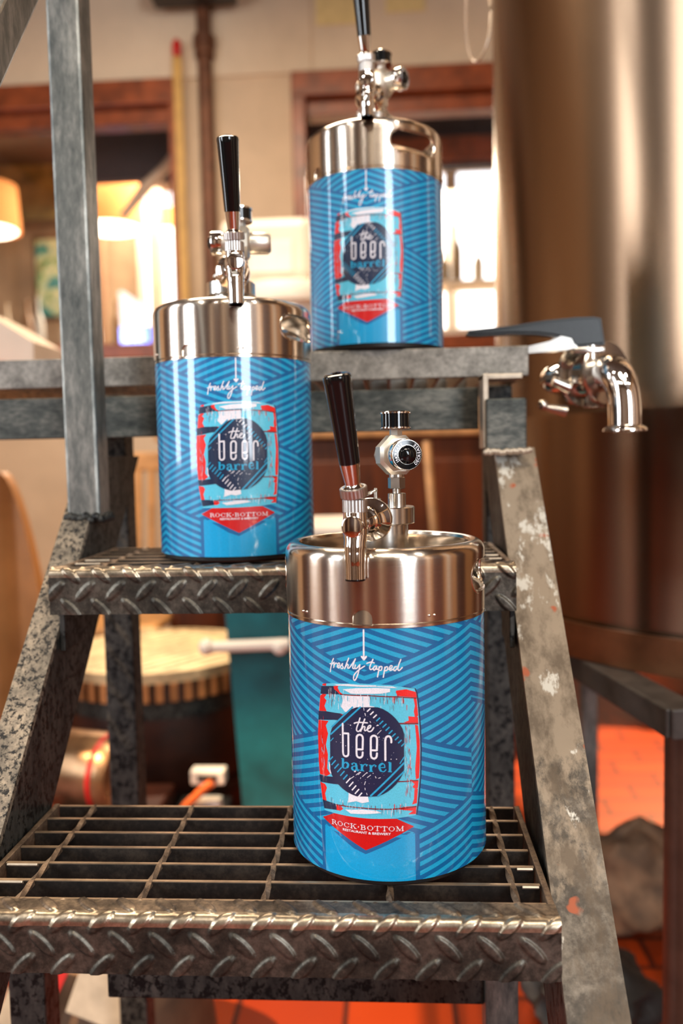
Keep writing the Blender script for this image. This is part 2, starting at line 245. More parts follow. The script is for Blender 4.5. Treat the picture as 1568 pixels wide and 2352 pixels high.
LAB = {'script':[[(-28.27,166.48),(-27.93,168.9),(-27.03,172.4),(-26.02,175.34),(-25.11,177.13)],[(-28.38,172.68),(-26.08,173.08),(-24.53,174.39)],[(-26.08,172.96),(-24.56,173.26),(-25.1,170.1)],[(-24.92,171.81),(-23.24,173.69),(-21.96,173.55)],[(-22.02,171.02),(-20.08,172.35),(-19.73,173.79),(-20.67,174.08),(-21.67,172.18),(-21.08,170.28),(-19.16,171.5)],[(-19.16,171.5),(-17.24,174.04),(-17.58,172.61),(-16.68,171.3),(-17.64,170.08),(-18.87,170.52)],[(-15.61,170.17),(-13.88,174.35),(-11.99,178.68)],[(-14.97,171.35),(-13.29,173.84),(-12.53,173.07),(-13.05,170.96),(-11.74,171.07)],[(-11.74,171.07),(-9.43,174.15),(-6.55,178.51)],[(-6.55,178.51),(-8.26,174.23),(-8.91,171.29),(-7.64,170.94)],[(-6.71,173.78),(-7.17,171.25),(-5.72,171.35),(-3.39,173.99)],[(-3.1,174.28),(-4.05,169.51),(-5.57,164.96),(-7.24,162.06),(-8.39,162.81),(-7.86,165.91),(-5.49,168.86),(-2.59,171.26),(0.54,173.35)],[(7.01,178.71),(5.29,174.91),(4.41,172.12),(5.21,170.76),(6.99,171.91)],[(2.26,175.47),(5.32,176.57),(7.95,175.97)],[(9.76,173.62),(8.01,173.32),(7.14,171.09),(8.23,170.56),(9.64,172.79),(9.72,171.14),(10.81,171.43)],[(11.55,173.1),(10.93,168.94),(10.21,165.34)],[(11.25,171.6),(12.65,173.38),(13.72,172.83),(13.14,170.62),(11.5,170.33)],[(15.89,172.83),(15.28,168.97),(14.57,165.1)],[(15.6,171.34),(16.98,173.1),(18.06,172.54),(17.48,170.5),(15.85,170.07)],[(18.85,171.15),(20.76,171.95),(21.33,173.59),(20.25,173.89),(19.41,172.25),(19.81,170.31),(21.67,170.99)],[(24.86,172.95),(23.22,172.72),(22.37,170.81),(23.45,169.95),(24.84,171.57)],[(27.95,178.35),(26.25,174.28),(25.65,170.99),(26.73,170.12),(28.95,172.23)]],'the':[[(-3.64,133.29),(-4.86,129.55),(-6.38,125.5),(-6.43,123.24),(-4.71,122.84),(-2.95,124.94)],[(-8.35,128.79),(-5.14,129.81),(1.94,129.91)],[(0.03,132.71),(-1.75,128.11),(-3.28,122.95)],[(-2.68,124.4),(-1.21,126.75),(0.02,126.56),(-0.41,124.29),(0.42,123.78),(2.02,125.11)],[(2.02,125.11),(4.1,126.51),(4.41,127.92),(3.01,127.57),(1.85,125.27),(2.65,123.36),(4.89,123.75),(6.7,126.34)]],'beer':[[(-17.83,127.31),(-18.1,104.89),(-17.77,103.13),(-16.92,102.23),(-15.69,102.07),(-14.46,102.58),(-13.65,103.71),(-13.49,105.54),(-13.28,120.27),(-17.88,119.9)],[(-6.91,108.68),(-2.13,109.01),(-1.75,116.9),(-1.93,119.02),(-2.88,120.07),(-4.19,120.35),(-5.58,119.84),(-6.53,118.63),(-6.74,116.47),(-6.97,105.74),(-6.78,103.73),(-5.93,102.69),(-4.55,102.32),(-3.16,102.95),(-2.34,104.15),(-2.06,106.76)],[(4.16,108.82),(8.76,108.91),(9.12,116.76),(8.94,118.88),(8.02,119.96),(6.76,120.31),(5.42,119.86),(4.51,118.7),(4.31,116.56),(4.11,105.89),(4.29,103.88),(5.11,102.8),(6.43,102.36),(7.77,102.93),(8.56,104.08),(8.83,106.67)],[(15.04,101.48),(15.19,116.47),(15.56,118.6),(16.34,119.61),(17.55,120.05),(18.63,119.71),(19.38,118.69),(19.74,117.24),(19.7,115.22)]],'barrel':[(1.84,[(-18.15,100.23),(-18.45,92.9)]),(0.65,[(-19.73,99.75),(-18.16,100.0)]),(0.81,[(-17.82,95.84),(-16.23,97.33),(-14.7,97.16)]),(1.73,[(-15.01,97.11),(-13.82,95.86),(-14.66,93.76)]),(0.81,[(-14.47,94.07),(-16.03,92.7),(-18.2,92.65)]),(1.4,[(-10.99,96.24),(-10.2,97.18)]),(0.76,[(-10.8,96.94),(-9.3,97.8),(-7.84,97.46)]),(1.73,[(-7.55,97.1),(-7.2,94.71),(-6.83,92.77)]),(0.76,[(-6.83,92.48),(-5.92,91.85),(-5.2,92.94)]),(0.76,[(-7.3,95.43),(-9.35,95.19),(-10.56,94.31)]),(1.51,[(-10.56,94.31),(-10.88,93.13),(-10.01,92.28)]),(0.76,[(-10.01,91.94),(-8.54,92.12),(-7.34,93.56)]),(1.84,[(-2.82,97.23),(-2.91,92.48)]),(0.7,[(-4.37,96.98),(-2.65,97.25)]),(0.7,[(-4.46,92.34),(-1.32,92.51)]),(0.76,[(-2.4,95.18),(-1.23,97.26),(0.2,97.65)]),(1.51,[(0.35,97.1),(1.3,96.61)]),(1.84,[(4.05,97.18),(3.97,92.45)]),(0.7,[(2.54,96.98),(4.22,97.19)]),(0.7,[(2.46,92.35),(5.52,92.43)]),(0.76,[(4.46,95.12),(5.61,97.16),(7.0,97.5)]),(1.51,[(7.16,96.95),(8.09,96.43)]),(0.7,[(10.33,95.55),(14.56,95.75)]),(0.81,[(14.56,95.75),(14.21,97.99),(12.59,98.97)]),(1.62,[(12.58,98.75),(10.75,97.36),(10.54,95.11),(11.5,93.17)]),(0.76,[(11.49,92.89),(13.68,92.48),(15.35,94.07)]),(1.94,[(18.57,99.79),(18.34,92.67)]),(0.7,[(17.09,99.69),(18.57,99.79)]),(0.76,[(16.86,92.56),(19.81,92.37)])],'arrow':[(1.25,[(0.25,200.95),(-0.01,179.14)]),(1.5,[(-1.56,180.45),(0.03,178.31)]),(1.5,[(0.03,178.31),(1.8,180.59)])],'polys':[('navy',[(38.72,57.15),(40.56,68.6),(42.53,87.93),(43.19,109.51),(42.77,125.73),(41.68,141.96),(40.5,151.7),(39.13,155.56),(30.01,157.77),(28.57,67.5)]),('sky',[(-35.87,155.97),(-38.77,146.68),(-41.05,131.88),(-42.21,114.97),(-42.0,92.7),(-40.63,72.89),(-38.47,60.01),(-36.86,54.83),(-17.48,54.8),(1.78,54.98),(19.88,55.64),(37.61,57.27),(39.45,68.73),(41.41,88.06),(42.08,109.63),(41.65,125.85),(40.57,142.06),(39.4,151.8),(38.04,155.65),(19.52,159.18),(-1.61,159.8),(-24.82,158.14)]),('red',[(-36.1,148.03),(-38.79,146.13),(-40.38,133.67),(-32.7,134.78),(-34.68,138.61),(-32.46,143.38),(-34.77,145.18),(-32.33,148.0)]),('red',[(-41.23,126.3),(-42.21,114.97),(-42.0,92.7),(-41.08,82.86),(-34.18,82.86),(-30.39,85.37),(-33.3,89.17),(-32.29,100.47),(-34.16,107.82),(-31.69,117.14),(-33.72,123.37),(-30.86,127.41)]),('red',[(-40.97,76.73),(-38.68,62.75),(-34.75,62.99),(-36.02,68.48),(-34.03,73.44),(-35.79,76.13)]),('red',[(-35.87,155.97),(-36.48,154.56),(-32.82,154.71),(-32.21,156.77)]),('red',[(-25.52,155.77),(-24.95,153.24),(-21.87,151.47),(-20.07,149.75),(-16.48,149.74),(-20.03,151.7),(-21.79,154.74),(-21.14,156.33)]),('red',[(-25.35,62.3),(-25.08,57.7),(-21.68,57.85),(-19.17,60.0),(-20.98,61.31),(-18.5,62.88)]),('red',[(23.84,154.82),(31.57,155.55),(39.09,152.89),(39.79,148.56),(24.62,150.75)]),('red',[(37.16,148.24),(39.56,148.04),(40.68,134.54),(38.23,132.62),(37.22,138.07),(38.16,142.27)]),('red',[(32.84,134.64),(40.44,133.49),(40.7,128.96),(29.03,129.83),(33.33,131.39)]),('red',[(37.93,127.81),(40.34,127.06),(41.6,115.08),(41.46,98.89),(40.6,85.99),(38.04,85.18),(37.63,93.88),(39.19,109.94),(38.59,120.77)]),('red',[(33.14,85.4),(40.24,84.4),(39.6,78.5),(37.93,77.59),(35.22,79.48),(36.89,81.82)]),('red',[(36.83,77.7),(39.59,77.96),(38.53,66.65),(34.79,65.94),(36.39,70.14)]),('red',[(22.13,63.42),(30.13,64.68),(38.28,64.5),(37.63,58.25),(31.65,58.59),(35.48,60.98),(28.48,62.07)]),('navy',[(-37.08,154.02),(-25.52,155.77),(-24.95,153.24),(-21.87,151.47),(-20.32,149.83),(-38.44,147.62)]),('navy',[(-40.68,133.61),(-32.7,134.78),(-19.22,135.0),(-14.28,133.11),(-15.17,129.97),(-25.57,129.18),(-41.22,126.52)]),('navy',[(-41.24,82.59),(-34.18,82.86),(-26.73,83.92),(-20.43,84.0),(-21.79,78.81),(-26.88,78.14),(-40.51,76.85)]),('red',[(-20.43,135.16),(-14.28,133.11),(-18.73,130.17),(-19.9,131.64),(-17.45,133.38)]),('red',[(-21.66,84.0),(-17.05,83.91),(-18.13,78.69),(-23.67,78.78),(-20.25,81.29)]),('navy',[(-38.67,63.09),(-34.75,62.99),(-27.28,62.76),(-25.35,62.3),(-25.08,57.92),(-37.1,56.45)]),('dred',[(-20.67,150.32),(3.6,151.29),(24.61,150.54),(39.57,148.58),(39.56,147.83),(24.6,149.68),(3.59,150.43),(-20.69,149.45)]),('dred',[(-15.75,130.23),(8.52,130.05),(27.44,129.91),(40.7,128.96),(40.69,127.88),(27.42,128.83),(8.5,129.19),(-15.77,129.47)]),('dred',[(-20.43,84.0),(7.7,84.96),(26.72,84.94),(39.69,84.78),(39.68,83.92),(26.7,84.07),(7.68,83.88),(-20.46,82.9)]),('dred',[(-25.34,62.63),(-3.53,63.43),(17.9,63.48),(38.28,64.72),(38.26,63.63),(17.89,62.62),(-3.54,62.55),(-25.37,61.74)]),('white',[(-17.33,154.18),(-6.07,156.08),(9.01,157.01),(19.47,156.52),(19.43,153.86),(12.61,152.59),(3.62,152.15),(-10.65,151.41),(-12.92,152.48)]),('white',[(-24.85,157.06),(-12.78,158.74),(21.59,158.08),(24.71,156.71),(9.02,157.87),(-12.81,157.23),(-22.36,156.51)]),('white',[(-18.27,149.53),(3.59,150.43),(3.98,142.96),(7.69,142.56),(2.25,136.44),(-2.1,135.1),(-8.64,139.96),(-15.61,136.53),(-19.09,140.44),(-17.53,145.51)]),('white',[(-15.11,158.41),(9.04,158.93),(9.03,158.08),(-1.66,157.44),(-15.14,157.0)]),('white',[(-15.74,78.75),(-10.0,75.76),(1.05,73.68),(2.03,68.31),(-3.46,66.71),(-7.9,67.83),(-14.85,65.71),(-14.1,72.97)]),('white',[(-17.36,59.78),(-3.56,61.78),(7.28,61.91),(11.5,60.13),(-1.43,58.4),(-12.7,57.38)]),('white',[(-23.3,93.39),(-26.56,90.57),(-30.18,93.16),(-31.69,97.27),(-30.63,86.43),(-26.7,85.03)])],'emblem':[(29.3,107.62),(29.22,102.95),(29.15,98.35),(29.08,93.91),(27.74,89.77),(25.43,85.97),(22.72,82.53),(19.64,79.49),(16.26,76.89),(12.62,74.75),(8.77,73.11),(4.77,72.69),(0.67,72.38),(-3.5,71.99),(-7.67,71.72),(-11.76,72.7),(-15.71,74.2),(-19.46,76.22),(-22.94,78.74),(-26.05,81.74),(-28.73,85.19),(-30.14,89.21),(-30.02,93.79),(-29.89,98.52),(-29.76,103.34),(-29.63,108.15),(-29.5,112.87),(-29.38,117.42),(-27.75,121.98),(-24.91,126.41),(-21.67,130.47),(-18.1,134.07),(-14.29,137.14),(-10.31,139.64),(-6.22,141.38),(-2.11,141.69),(2.0,141.93),(6.06,142.11),(10.01,142.22),(13.78,140.91),(17.32,138.86),(20.59,136.24),(23.55,133.1),(26.14,129.51),(28.31,125.53),(29.52,121.29),(29.45,116.87),(29.37,112.29)],'elines':[('sky',1.19,[(-27.86,123.13),(-9.08,141.51)]),('sky',1.19,[(-29.05,117.04),(-2.89,142.01)]),('sky',0.65,[(-29.19,111.87),(-26.38,114.94)]),('white',0.92,[(1.83,138.49),(4.45,141.1)]),('white',0.92,[(4.16,136.16),(6.83,138.82)]),('white',0.92,[(6.47,133.81),(9.2,136.52)]),('sky',0.92,[(8.77,131.44),(11.56,134.19)]),('sky',0.92,[(11.06,129.05),(13.91,131.85)]),('sky',0.92,[(13.35,126.64),(16.27,129.48)]),('sky',0.92,[(15.64,124.22),(18.55,127.04)]),('sky',0.92,[(17.93,121.8),(20.78,124.52)]),('sky',0.92,[(20.23,119.35),(23.01,121.98)]),('sky',0.92,[(22.53,116.87),(25.25,119.41)]),('sky',0.92,[(24.84,114.38),(27.49,116.82)]),('sky',0.92,[(27.16,111.86),(29.75,114.21)]),('sky',0.92,[(-31.45,95.34),(-27.31,99.95)]),('sky',0.92,[(-28.73,93.02),(-24.7,97.57)]),('sky',0.92,[(-26.07,90.67),(-22.15,95.17)]),('sky',0.92,[(-23.49,88.3),(-19.65,92.74)]),('sky',0.92,[(-20.96,85.89),(-17.2,90.28)]),('sky',0.92,[(-18.48,83.46),(-14.79,87.81)]),('white',0.92,[(-16.05,81.01),(-12.42,85.3)]),('white',0.92,[(-13.66,78.53),(-10.09,82.78)]),('white',0.92,[(-11.31,76.02),(-7.79,80.23)]),('white',0.92,[(-8.99,73.49),(-5.51,77.66)]),('white',0.92,[(-6.7,70.94),(-3.26,75.07)]),('sky',1.3,[(29.16,99.09),(3.09,72.79)]),('sky',1.19,[(29.05,92.36),(8.66,73.11)]),('sky',0.76,[(29.23,103.57),(25.84,98.41)])],'specks':[(-11.34,126.97,0.54),(-20.11,118.5,0.49),(-23.8,112.24,0.32),(-19.81,112.3,0.27),(-15.75,110.34,0.38),(10.59,119.2,0.54),(13.86,118.42,0.32),(19.32,102.19,0.43),(23.42,102.11,0.43),(1.57,101.69,0.32),(21.32,107.2,0.22),(-8.56,91.15,0.76),(-4.21,90.78,0.49),(0.91,90.94,0.54),(5.66,90.97,0.38),(9.66,128.39,0.54),(0.39,136.64,0.43)],'streaks':[[(12.33,124.54),(9.26,121.4)],[(0.12,137.18),(0.64,135.26)],[(3.92,131.25),(4.45,130.16)],[(-0.64,141.32),(-0.4,139.38)],[(8.82,127.81),(10.48,128.41)],[(-9.15,90.84),(-7.66,91.86)],[(-7.73,88.46),(-4.78,91.04)],[(-2.55,87.87),(0.92,91.26)],[(1.12,87.33),(3.69,89.48)],[(-1.25,81.49),(-0.35,84.11)],[(-0.9,78.97),(-0.7,77.58)],[(0.32,75.12),(0.69,73.73)],[(-4.31,86.0),(-4.0,86.88)],[(9.74,87.25),(11.13,87.85)],[(-13.17,84.35),(-9.53,87.11)],[(-5.98,88.94),(-4.8,90.19)],[(7.28,88.55),(7.65,87.44)]],'penta':[(-39.04,48.85),(-1.29,29.73),(36.23,48.58),(22.93,55.42),(-25.22,55.82)],'vsh':[[(-28.67,40.66),(-20.4,39.54),(-1.29,29.73),(-1.36,26.58),(-10.74,29.85)],[(-1.29,29.73),(14.93,37.9),(22.14,40.98),(26.28,40.26),(-1.36,26.58)],[(26.88,42.78),(31.09,44.78),(33.9,44.26),(30.49,42.55)],[(-36.48,44.78),(-31.35,45.1),(-29.28,43.59),(-32.85,42.67)]],'rb':[(-29.91,46.22),(28.43,45.99),(-30.17,49.46),(28.65,49.49)],'rest':[(-19.68,43.04),(18.21,42.74),(-19.51,44.8),(18.24,44.62)]}
# ------------------------------------------------------------------ room shell
M_wall = plain('cream_wall', (210, 182, 150), .6, var=.05, scale=6)
M_wall2 = plain('pale_upper_wall', (222, 198, 168), .6, var=.04, scale=5)
M_wood = plain('orange_brown_wood', (142, 70, 34), .35, var=.25, scale=12)
M_wood2 = plain('dark_wood', (70, 32, 18), .4, var=.3, scale=9)
M_wood3 = plain('tan_wood', (196, 146, 96), .45, var=.2, scale=14)
M_dark = plain('dark_interior', (34, 26, 24), .7, var=.2)
M_ceil = plain('brown_ceiling', (84, 66, 50), .7, var=.15, scale=4)
def tile_mat():
    t = NT('red_quarry_tile').set(Roughness=.35)
    v = t.coord((1, 1, 1)); br = t.n('ShaderNodeTexBrick'); t.l(v, br.inputs['Vector'])
    br.inputs['Color1'].default_value = lin((140, 48, 8)); br.inputs['Color2'].default_value = lin((122, 38, 7)); br.inputs['Mortar'].default_value = lin((70, 24, 12))
    br.inputs['Scale'].default_value = 1; br.inputs['Brick Width'].default_value = .2; br.inputs['Row Height'].default_value = .1; br.inputs['Mortar Size'].default_value = .006; br.offset = .5
    t.l(br.outputs[0], t.b.inputs['Base Color']); return t.m
M_tile = tile_mat()
X0, X1, Y0, Y1, H = -3.0, 3.2, -3.6, 4.0, 3.4
def sbox(name, a, b, m): return struct(MB().box(a, b).build(name, m))
sbox('floor', (-4.5, Y0, -.05), (4.0, 7.0, 0), M_tile)
sbox('ceiling', (-4.5, Y0, H), (4.0, 7.0, H+.05), M_ceil)
sbox('wall_left', (X0-.08, Y0, 0), (X0, Y1, H), M_wall); sbox('wall_right', (X1, Y0, 0), (X1+.08, Y1, H), M_wood3)
sbox('wall_front', (X0, Y0-.08, 0), (X1, Y0, H), plain('front_wall', (150, 128, 104), .6, var=.2, scale=3))
M_band_pale = plain('pale_reflection_band', (214, 198, 176), .6); M_band_dark = plain('dark_reflection_band', (74, 46, 30), .5, var=.2); n_ = 20  # unseen wall bands added to give the steel streaky reflections
for x0, x1, mm in ((-2.7, -1.9, M_band_dark), (-1.75, -1.55, M_band_pale), (-1.3, -.5, M_band_dark), (-.35, -.2, M_band_pale), (.1, .9, M_band_dark), (1.0, 1.12, M_band_pale), (1.16, 1.42, M_band_dark), (2.8, 3.1, M_band_dark)):
    n_ += 1; sbox('trim_%d' % n_, (x0, Y0, .05), (x1, Y0+.05, 3.0), mm)
for y0, y1, mm in ((-3.3, -2.6, M_band_dark), (-2.5, -2.3, M_band_pale), (-2.1, -1.75, M_band_dark), (-.75, -.15, M_band_dark), (.0, .12, M_band_pale), (.8, 1.5, M_band_dark)):
    n_ += 1; sbox('trim_%d' % n_, (X0, y0, .05), (X0+.05, y1, 3.0), mm)
for y0, y1, mm in ((-3.2, -2.4, M_band_dark), (-2.1, -1.9, M_band_pale), (-1.6, -.6, M_band_dark), (-.3, .0, M_band_pale), (.5, 1.3, M_band_dark)):
    n_ += 1; sbox('trim_%d' % n_, (X1-.05, y0, .05), (X1, y1, 3.0), mm)
# back wall with two openings
wz0, wz1 = CZ+.55, CZ+1.66; A0, A1 = -2.6, -1.015; B0, B1 = -.37, .55
m = MB()
for a, b in (((X0-1.4, Y1, 0), (4, Y1+.12, wz0)), ((X0-1.4, Y1, wz1), (4, Y1+.12, H)), ((X0-1.4, Y1, wz0), (A0, Y1+.12, wz1)), ((A1, Y1, wz0), (B0, Y1+.12, wz1)), ((B1, Y1, wz0), (4, Y1+.12, wz1))): m.box(a, b)
m.box((X0, Y1-.012, CZ+1.785), (X1, Y1, H), 1)
m.box((-.345, Y1-.016, CZ+1.785), (-.335, Y1-.012, H), 0)
struct(m.build('wall_back', [M_wall, M_wall2]))
def window(name, x0, x1):
    m = MB(); y = Y1-.02; cw = .065
    for a, b in (((x0-cw, y-.03, wz0-.02), (x0, y+.14, wz1+cw)), ((x1, y-.03, wz0-.02), (x1+cw, y+.14, wz1+cw)), ((x0-cw, y-.035, wz1), (x1+cw, y+.14, wz1+.115))): m.bbox(a, b, .006)
    m.bbox((x0, y+.02, wz1-.07), (x1, y+.12, wz1), .004); m.bbox((x0-.1, y-.07, wz0-.075), (x1+.1, y+.14, wz0), .008)
    return struct(m.build(name, M_wood))
window('window_1', A0, A1); window('window_2', B0, B1)
M_glass = bpy.data.materials.new('window_glass'); M_glass.use_nodes = True; t = M_glass.node_tree; t.nodes.clear()
o_ = t.nodes.new('ShaderNodeOutputMaterial'); mx = t.nodes.new('ShaderNodeMixShader'); tr = t.nodes.new('ShaderNodeBsdfTransparent'); gl = t.nodes.new('ShaderNodeBsdfGlossy'); fr = t.nodes.new('ShaderNodeFresnel')
gl.inputs['Roughness'].default_value = .02; t.links.new(fr.outputs[0], mx.inputs[0]); t.links.new(tr.outputs[0], mx.inputs[1]); t.links.new(gl.outputs[0], mx.inputs[2]); t.links.new(mx.outputs[0], o_.inputs[0])
for i, (a, b) in enumerate(((A0, A1), (B0, B1))): struct(MB().box((a, Y1+.05, wz0), (b, Y1+.054, wz1)).build('window_%d' % (i+3), M_glass))
# dining room beyond
sbox('wall_beyond', (-4.5, 6.9, 0), (4, 7.0, H), plain('far_beige_wall', (190, 164, 134), .6, var=.2, scale=2)); sbox('wall_beyond_left', (-4.6, Y1+.12, 0), (-4.5, 7.0, H), M_wood2); sbox('wall_beyond_right', (3.9, Y1+.12, 0), (4.0, 7.0, H), M_wood2)
sbox('trim_1', (-1.66, 4.5, CZ+1.50), (3.8, 4.56, H), plain('soffit_brown', (58, 34, 26), .6, var=.2))
sbox('trim_2', (-.7, 4.46, CZ+1.52), (1.6, 4.5, CZ+1.64), M_wood)
def lit(name, c, s):
    t = NT(name).set(Roughness=.5, Base_Color=(.8, .8, .8, 1)); t.b.inputs['Emission Color'].default_value = lin(c); t.b.inputs['Emission Strength'].default_value = s; return t.m
M_day = lit('daylit_window_pane', (232, 242, 255), 1.9)
M_white = plain('white_plastic', (228, 216, 200), .45, var=.06, scale=8)
for i, (x0, x1, z0, z1) in enumerate(((-1.98, -1.45, .95, 2.16), (-.15, .46, .85, 2.22), (.56, 1.25, .85, 2.22))):
    m = MB(); z0 += CZ; z1 += CZ
    m.box((x0, 6.84, z0), (x1, 6.87, z1), 1); cw = .06
    for a, b in (((x0-cw, 6.80, z0-cw), (x0, 6.88, z1+cw)), ((x1, 6.80, z0-cw), (x1+cw, 6.88, z1+cw)), ((x0, 6.80, z1), (x1, 6.88, z1+cw)), ((x0, 6.80, z0-cw), (x1, 6.88, z0)), (((x0+x1)/2-.02, 6.81, z0), ((x0+x1)/2+.02, 6.88, z1))): m.box(a, b)
    struct(m.build('window_%d' % (i+5), [M_white, M_day]))
# ------------------------------------------------------------------ steel steps
ST = empty('steel_steps', (-.1, .97, 0), 'weathered galvanised steel step ladder with open grating treads and handrail post', 'steps')
INV = Matrix.Translation((.1, -.97, 0))
def sp(mb, name, mat, parent=ST, label=None):
    mb.v = [tuple(INV @ Vector(q)) for q in mb.v]; o = mb.build(name, mat, parent)
    if label: o['label'] = label
    return o
def nosing(x0, x1, yf, zt, h, top, ph, flip, res=.0010):
    """tread plate folded over the front edge, raised lugs in staggered rows"""
    r = .0055; L1 = top-r; L2 = pi/2*r; L3 = h-r; LT = L1+L2+L3
    nx = int((x1-x0)/res); nt = int(LT/.0009); P = .0298; RP = .0172
    mb = MB(); vs = []
    def lug(x, t):
        hgt = 0
        for j in range(-1, 6):
            tc = (j+.45)*RP; d = 1 if (j+flip) % 2 else -1
            if abs(t-tc) > .0135: continue
            xo = (x-x0-ph-(j % 2)*P*.5) % P
            for xx in (xo, xo-P):
                u = (xx+d*(t-tc))*.7071; v = (xx-d*(t-tc))*.7071
                # long axis u, short axis v
                q = (u/.0135)**2
                if q < 1:
                    wv = .0047*(1-q)**.55
                    if abs(v) < wv: hgt = max(hgt, .0017*min(1, (1-(v/wv)**2)*1.5)*min(1, (1-q)*2))
        return hgt
    for j in range(nt+1):
        t = LT*j/nt
        if t < L1: y, z, ny, nz = yf+top-t, zt, 0, 1
        elif t < L1+L2:
            a = (t-L1)/r; y, z, ny, nz = yf+r-r*sin(a), zt-r+r*cos(a), -sin(a), cos(a)
        else: y, z, ny, nz = yf, zt-r-(t-L1-L2), -1, 0
        for i in range(nx+1):
            x = x0+(x1-x0)*i/nx; hh = lug(x, t)+.00035*noise.noise((x*60, t*60, zt*9))
            vs.append((x, y+ny*hh, z+nz*hh))
    fs = [(j*(nx+1)+i, (j+1)*(nx+1)+i, (j+1)*(nx+1)+i+1, j*(nx+1)+i+1) for j in range(nt) for i in range(nx)]
    for j in range(nt):
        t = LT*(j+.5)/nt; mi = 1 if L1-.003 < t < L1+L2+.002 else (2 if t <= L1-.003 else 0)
        mb.add([], [], 0); o = 0
        for i in range(nx): mb.f.append((j*(nx+1)+i, (j+1)*(nx+1)+i, (j+1)*(nx+1)+i+1, j*(nx+1)+i+1)); mb.mi.append(mi); mb.sm.append(True)
    mb.v += vs
    e = .0022
    mb.box((x0, yf+e, zt-h), (x1, yf+.005, zt-e)); mb.box((x0, yf+.005, zt-.005), (x1, yf+top, zt-e))
    return mb
def twisted(mb, a, b, w=.0030, pitch=.055):
    a = Vector(a); b = Vector(b); L = (b-a).length; n = int(L/.0022); d = (b-a)/L; vs = []
    for i in range(n+1):
        c = a+d*L*i/n; an = L*i/n/pitch*pi
        for k in range(4):
            q = an+k*pi/2+pi/4; vs.append(c+Vector((cos(q)*w, 0, sin(q)*w)))
    fs = [(i*4+k, i*4+(k+1) % 4, (i+1)*4+(k+1) % 4, (i+1)*4+k) for i in range(n) for k in range(4)]+[(0, 1, 2, 3), (n*4+3, n*4+2, n*4+1, n*4)]
    mb.add(vs, fs, 0, False)
def tread(label, x0, x1, yf, yb, zt, rods, ph, flip):
    t = nosing(x0, x1, yf, zt, .0440, .0235, ph, flip)
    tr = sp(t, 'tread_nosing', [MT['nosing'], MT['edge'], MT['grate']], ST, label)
    g = MB(); n = 7; ya = yf+.0250
    for i in range(n):
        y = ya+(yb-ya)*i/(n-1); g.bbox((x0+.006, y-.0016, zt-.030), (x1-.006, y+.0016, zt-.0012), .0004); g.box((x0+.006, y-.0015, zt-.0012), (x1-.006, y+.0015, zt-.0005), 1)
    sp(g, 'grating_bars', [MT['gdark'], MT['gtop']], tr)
    for rx in rods:
        g = MB(); twisted(g, (rx, ya-.003, zt-.0024), (rx, yb+.002, zt-.0024)); sp(g, 'cross_rod', MT['rod'], tr)
    for x in (x0, x1):
        sx = 1 if x == x0 else -1; g = MB(); a, b = sorted((x, x+sx*.005)); g.bbox((a, yf+.024, zt-.036), (b, yb+.004, zt-.0003), .0007); sp(g, 'end_plate', MT['rod'], tr)
    d = (yb-ya)/(n-1)
    for x, xb in ((x0+.007, rods[0]-.006), (rods[-1]+.007, x1-.007)):
        for k in (1, 2):
            T = Matrix.Translation(((x+xb)/2, ya+d*k+.003, zt-.006)) @ Matrix.Rotation(radians(-38), 4, 'X')
            hw = min((xb-x)/2, .013); g = MB(); g.bbox((-hw, -.009, -.001), (hw, .009, .001), .0005, T=T); sp(g, 'weld_tab', MT['tab'], tr)
    return tr
Z1, Z2, Z3 = CZ-.3334, CZ-.1051, CZ+.1221
tread('lowest tread with tread plate nosing', -.3327, .1149, .5736, .766, Z1, [-.292, -.1965, -.1015, -.0065, .0880], .010, 1)
tread('middle tread with tread plate nosing', -.3327, .1149, .7779, .968, Z2, [-.292, -.1965, -.1015, -.0065, .0880], .006, 0)
# sloping stringers: channel section, front flange facing the viewer
SL = Vector((0, -.95, -1)).normalized(); NRM = Vector((0, -1, .95)).normalized()
def stringer(x0, x1, mat, label):
    mb = MB(); top = Vector((0, .968-.004, CZ+.004)); bot = top+SL*((CZ+.004)/1*abs(1/SL.z))
    def slab(xa, xb, n0, n1):
        vs = []
        for p in (top, bot):
            for x, k in ((xa, n0), (xb, n0), (xb, n1), (xa, n1)):
                q = p-NRM*k; 
                # cut level top and bottom
                t = (p.z-q.z)/SL.z; q = q+SL*t; vs.append((x, q.y, q.z))
        mb.add(vs, [(0, 1, 2, 3), (7, 6, 5, 4), (0, 4, 5, 1), (1, 5, 6, 2), (2, 6, 7, 3), (3, 7, 4, 0)])
    slab(x0, x1, 0, .006)
    s = sp(mb, 'stringer', mat, ST, label); mb = MB(); top = Vector((0, .968-.004, CZ+.004))
    def slab2(xa, xb, n0, n1):
        vs = []
        for p in (top, bot):
            for x, k in ((xa, n0), (xb, n0), (xb, n1), (xa, n1)):
                q = p-NRM*k; q = q+SL*((p.z-q.z)/SL.z); vs.append((x, q.y, q.z))
        mb.add(vs, [(0, 1, 2, 3), (7, 6, 5, 4), (0, 4, 5, 1), (1, 5, 6, 2), (2, 6, 7, 3), (3, 7, 4, 0)])
    if x0 > 0: slab2(x0, x0+.005, .006, .084)
    else: slab2(x1-.005, x1, .006, .084)
    slab2(x0, x1, .084, .090)
    o = sp(mb, 'stringer_web', MT['leg'], s)
stringer(.1185, .1635, MT['strR'], 'right sloping stringer with chipped paint and rust spots')
stringer(-.3655, -.3345, MT['strL'], 'left sloping stringer, mottled grey')
# brackets under the middle tread
for x in (-.3320, .1125):
    sp(MB().bbox((x-.001, .800, Z2-.085), (x+.004, .86, Z2-.037), .001), 'tread_bracket', MT['leg'])
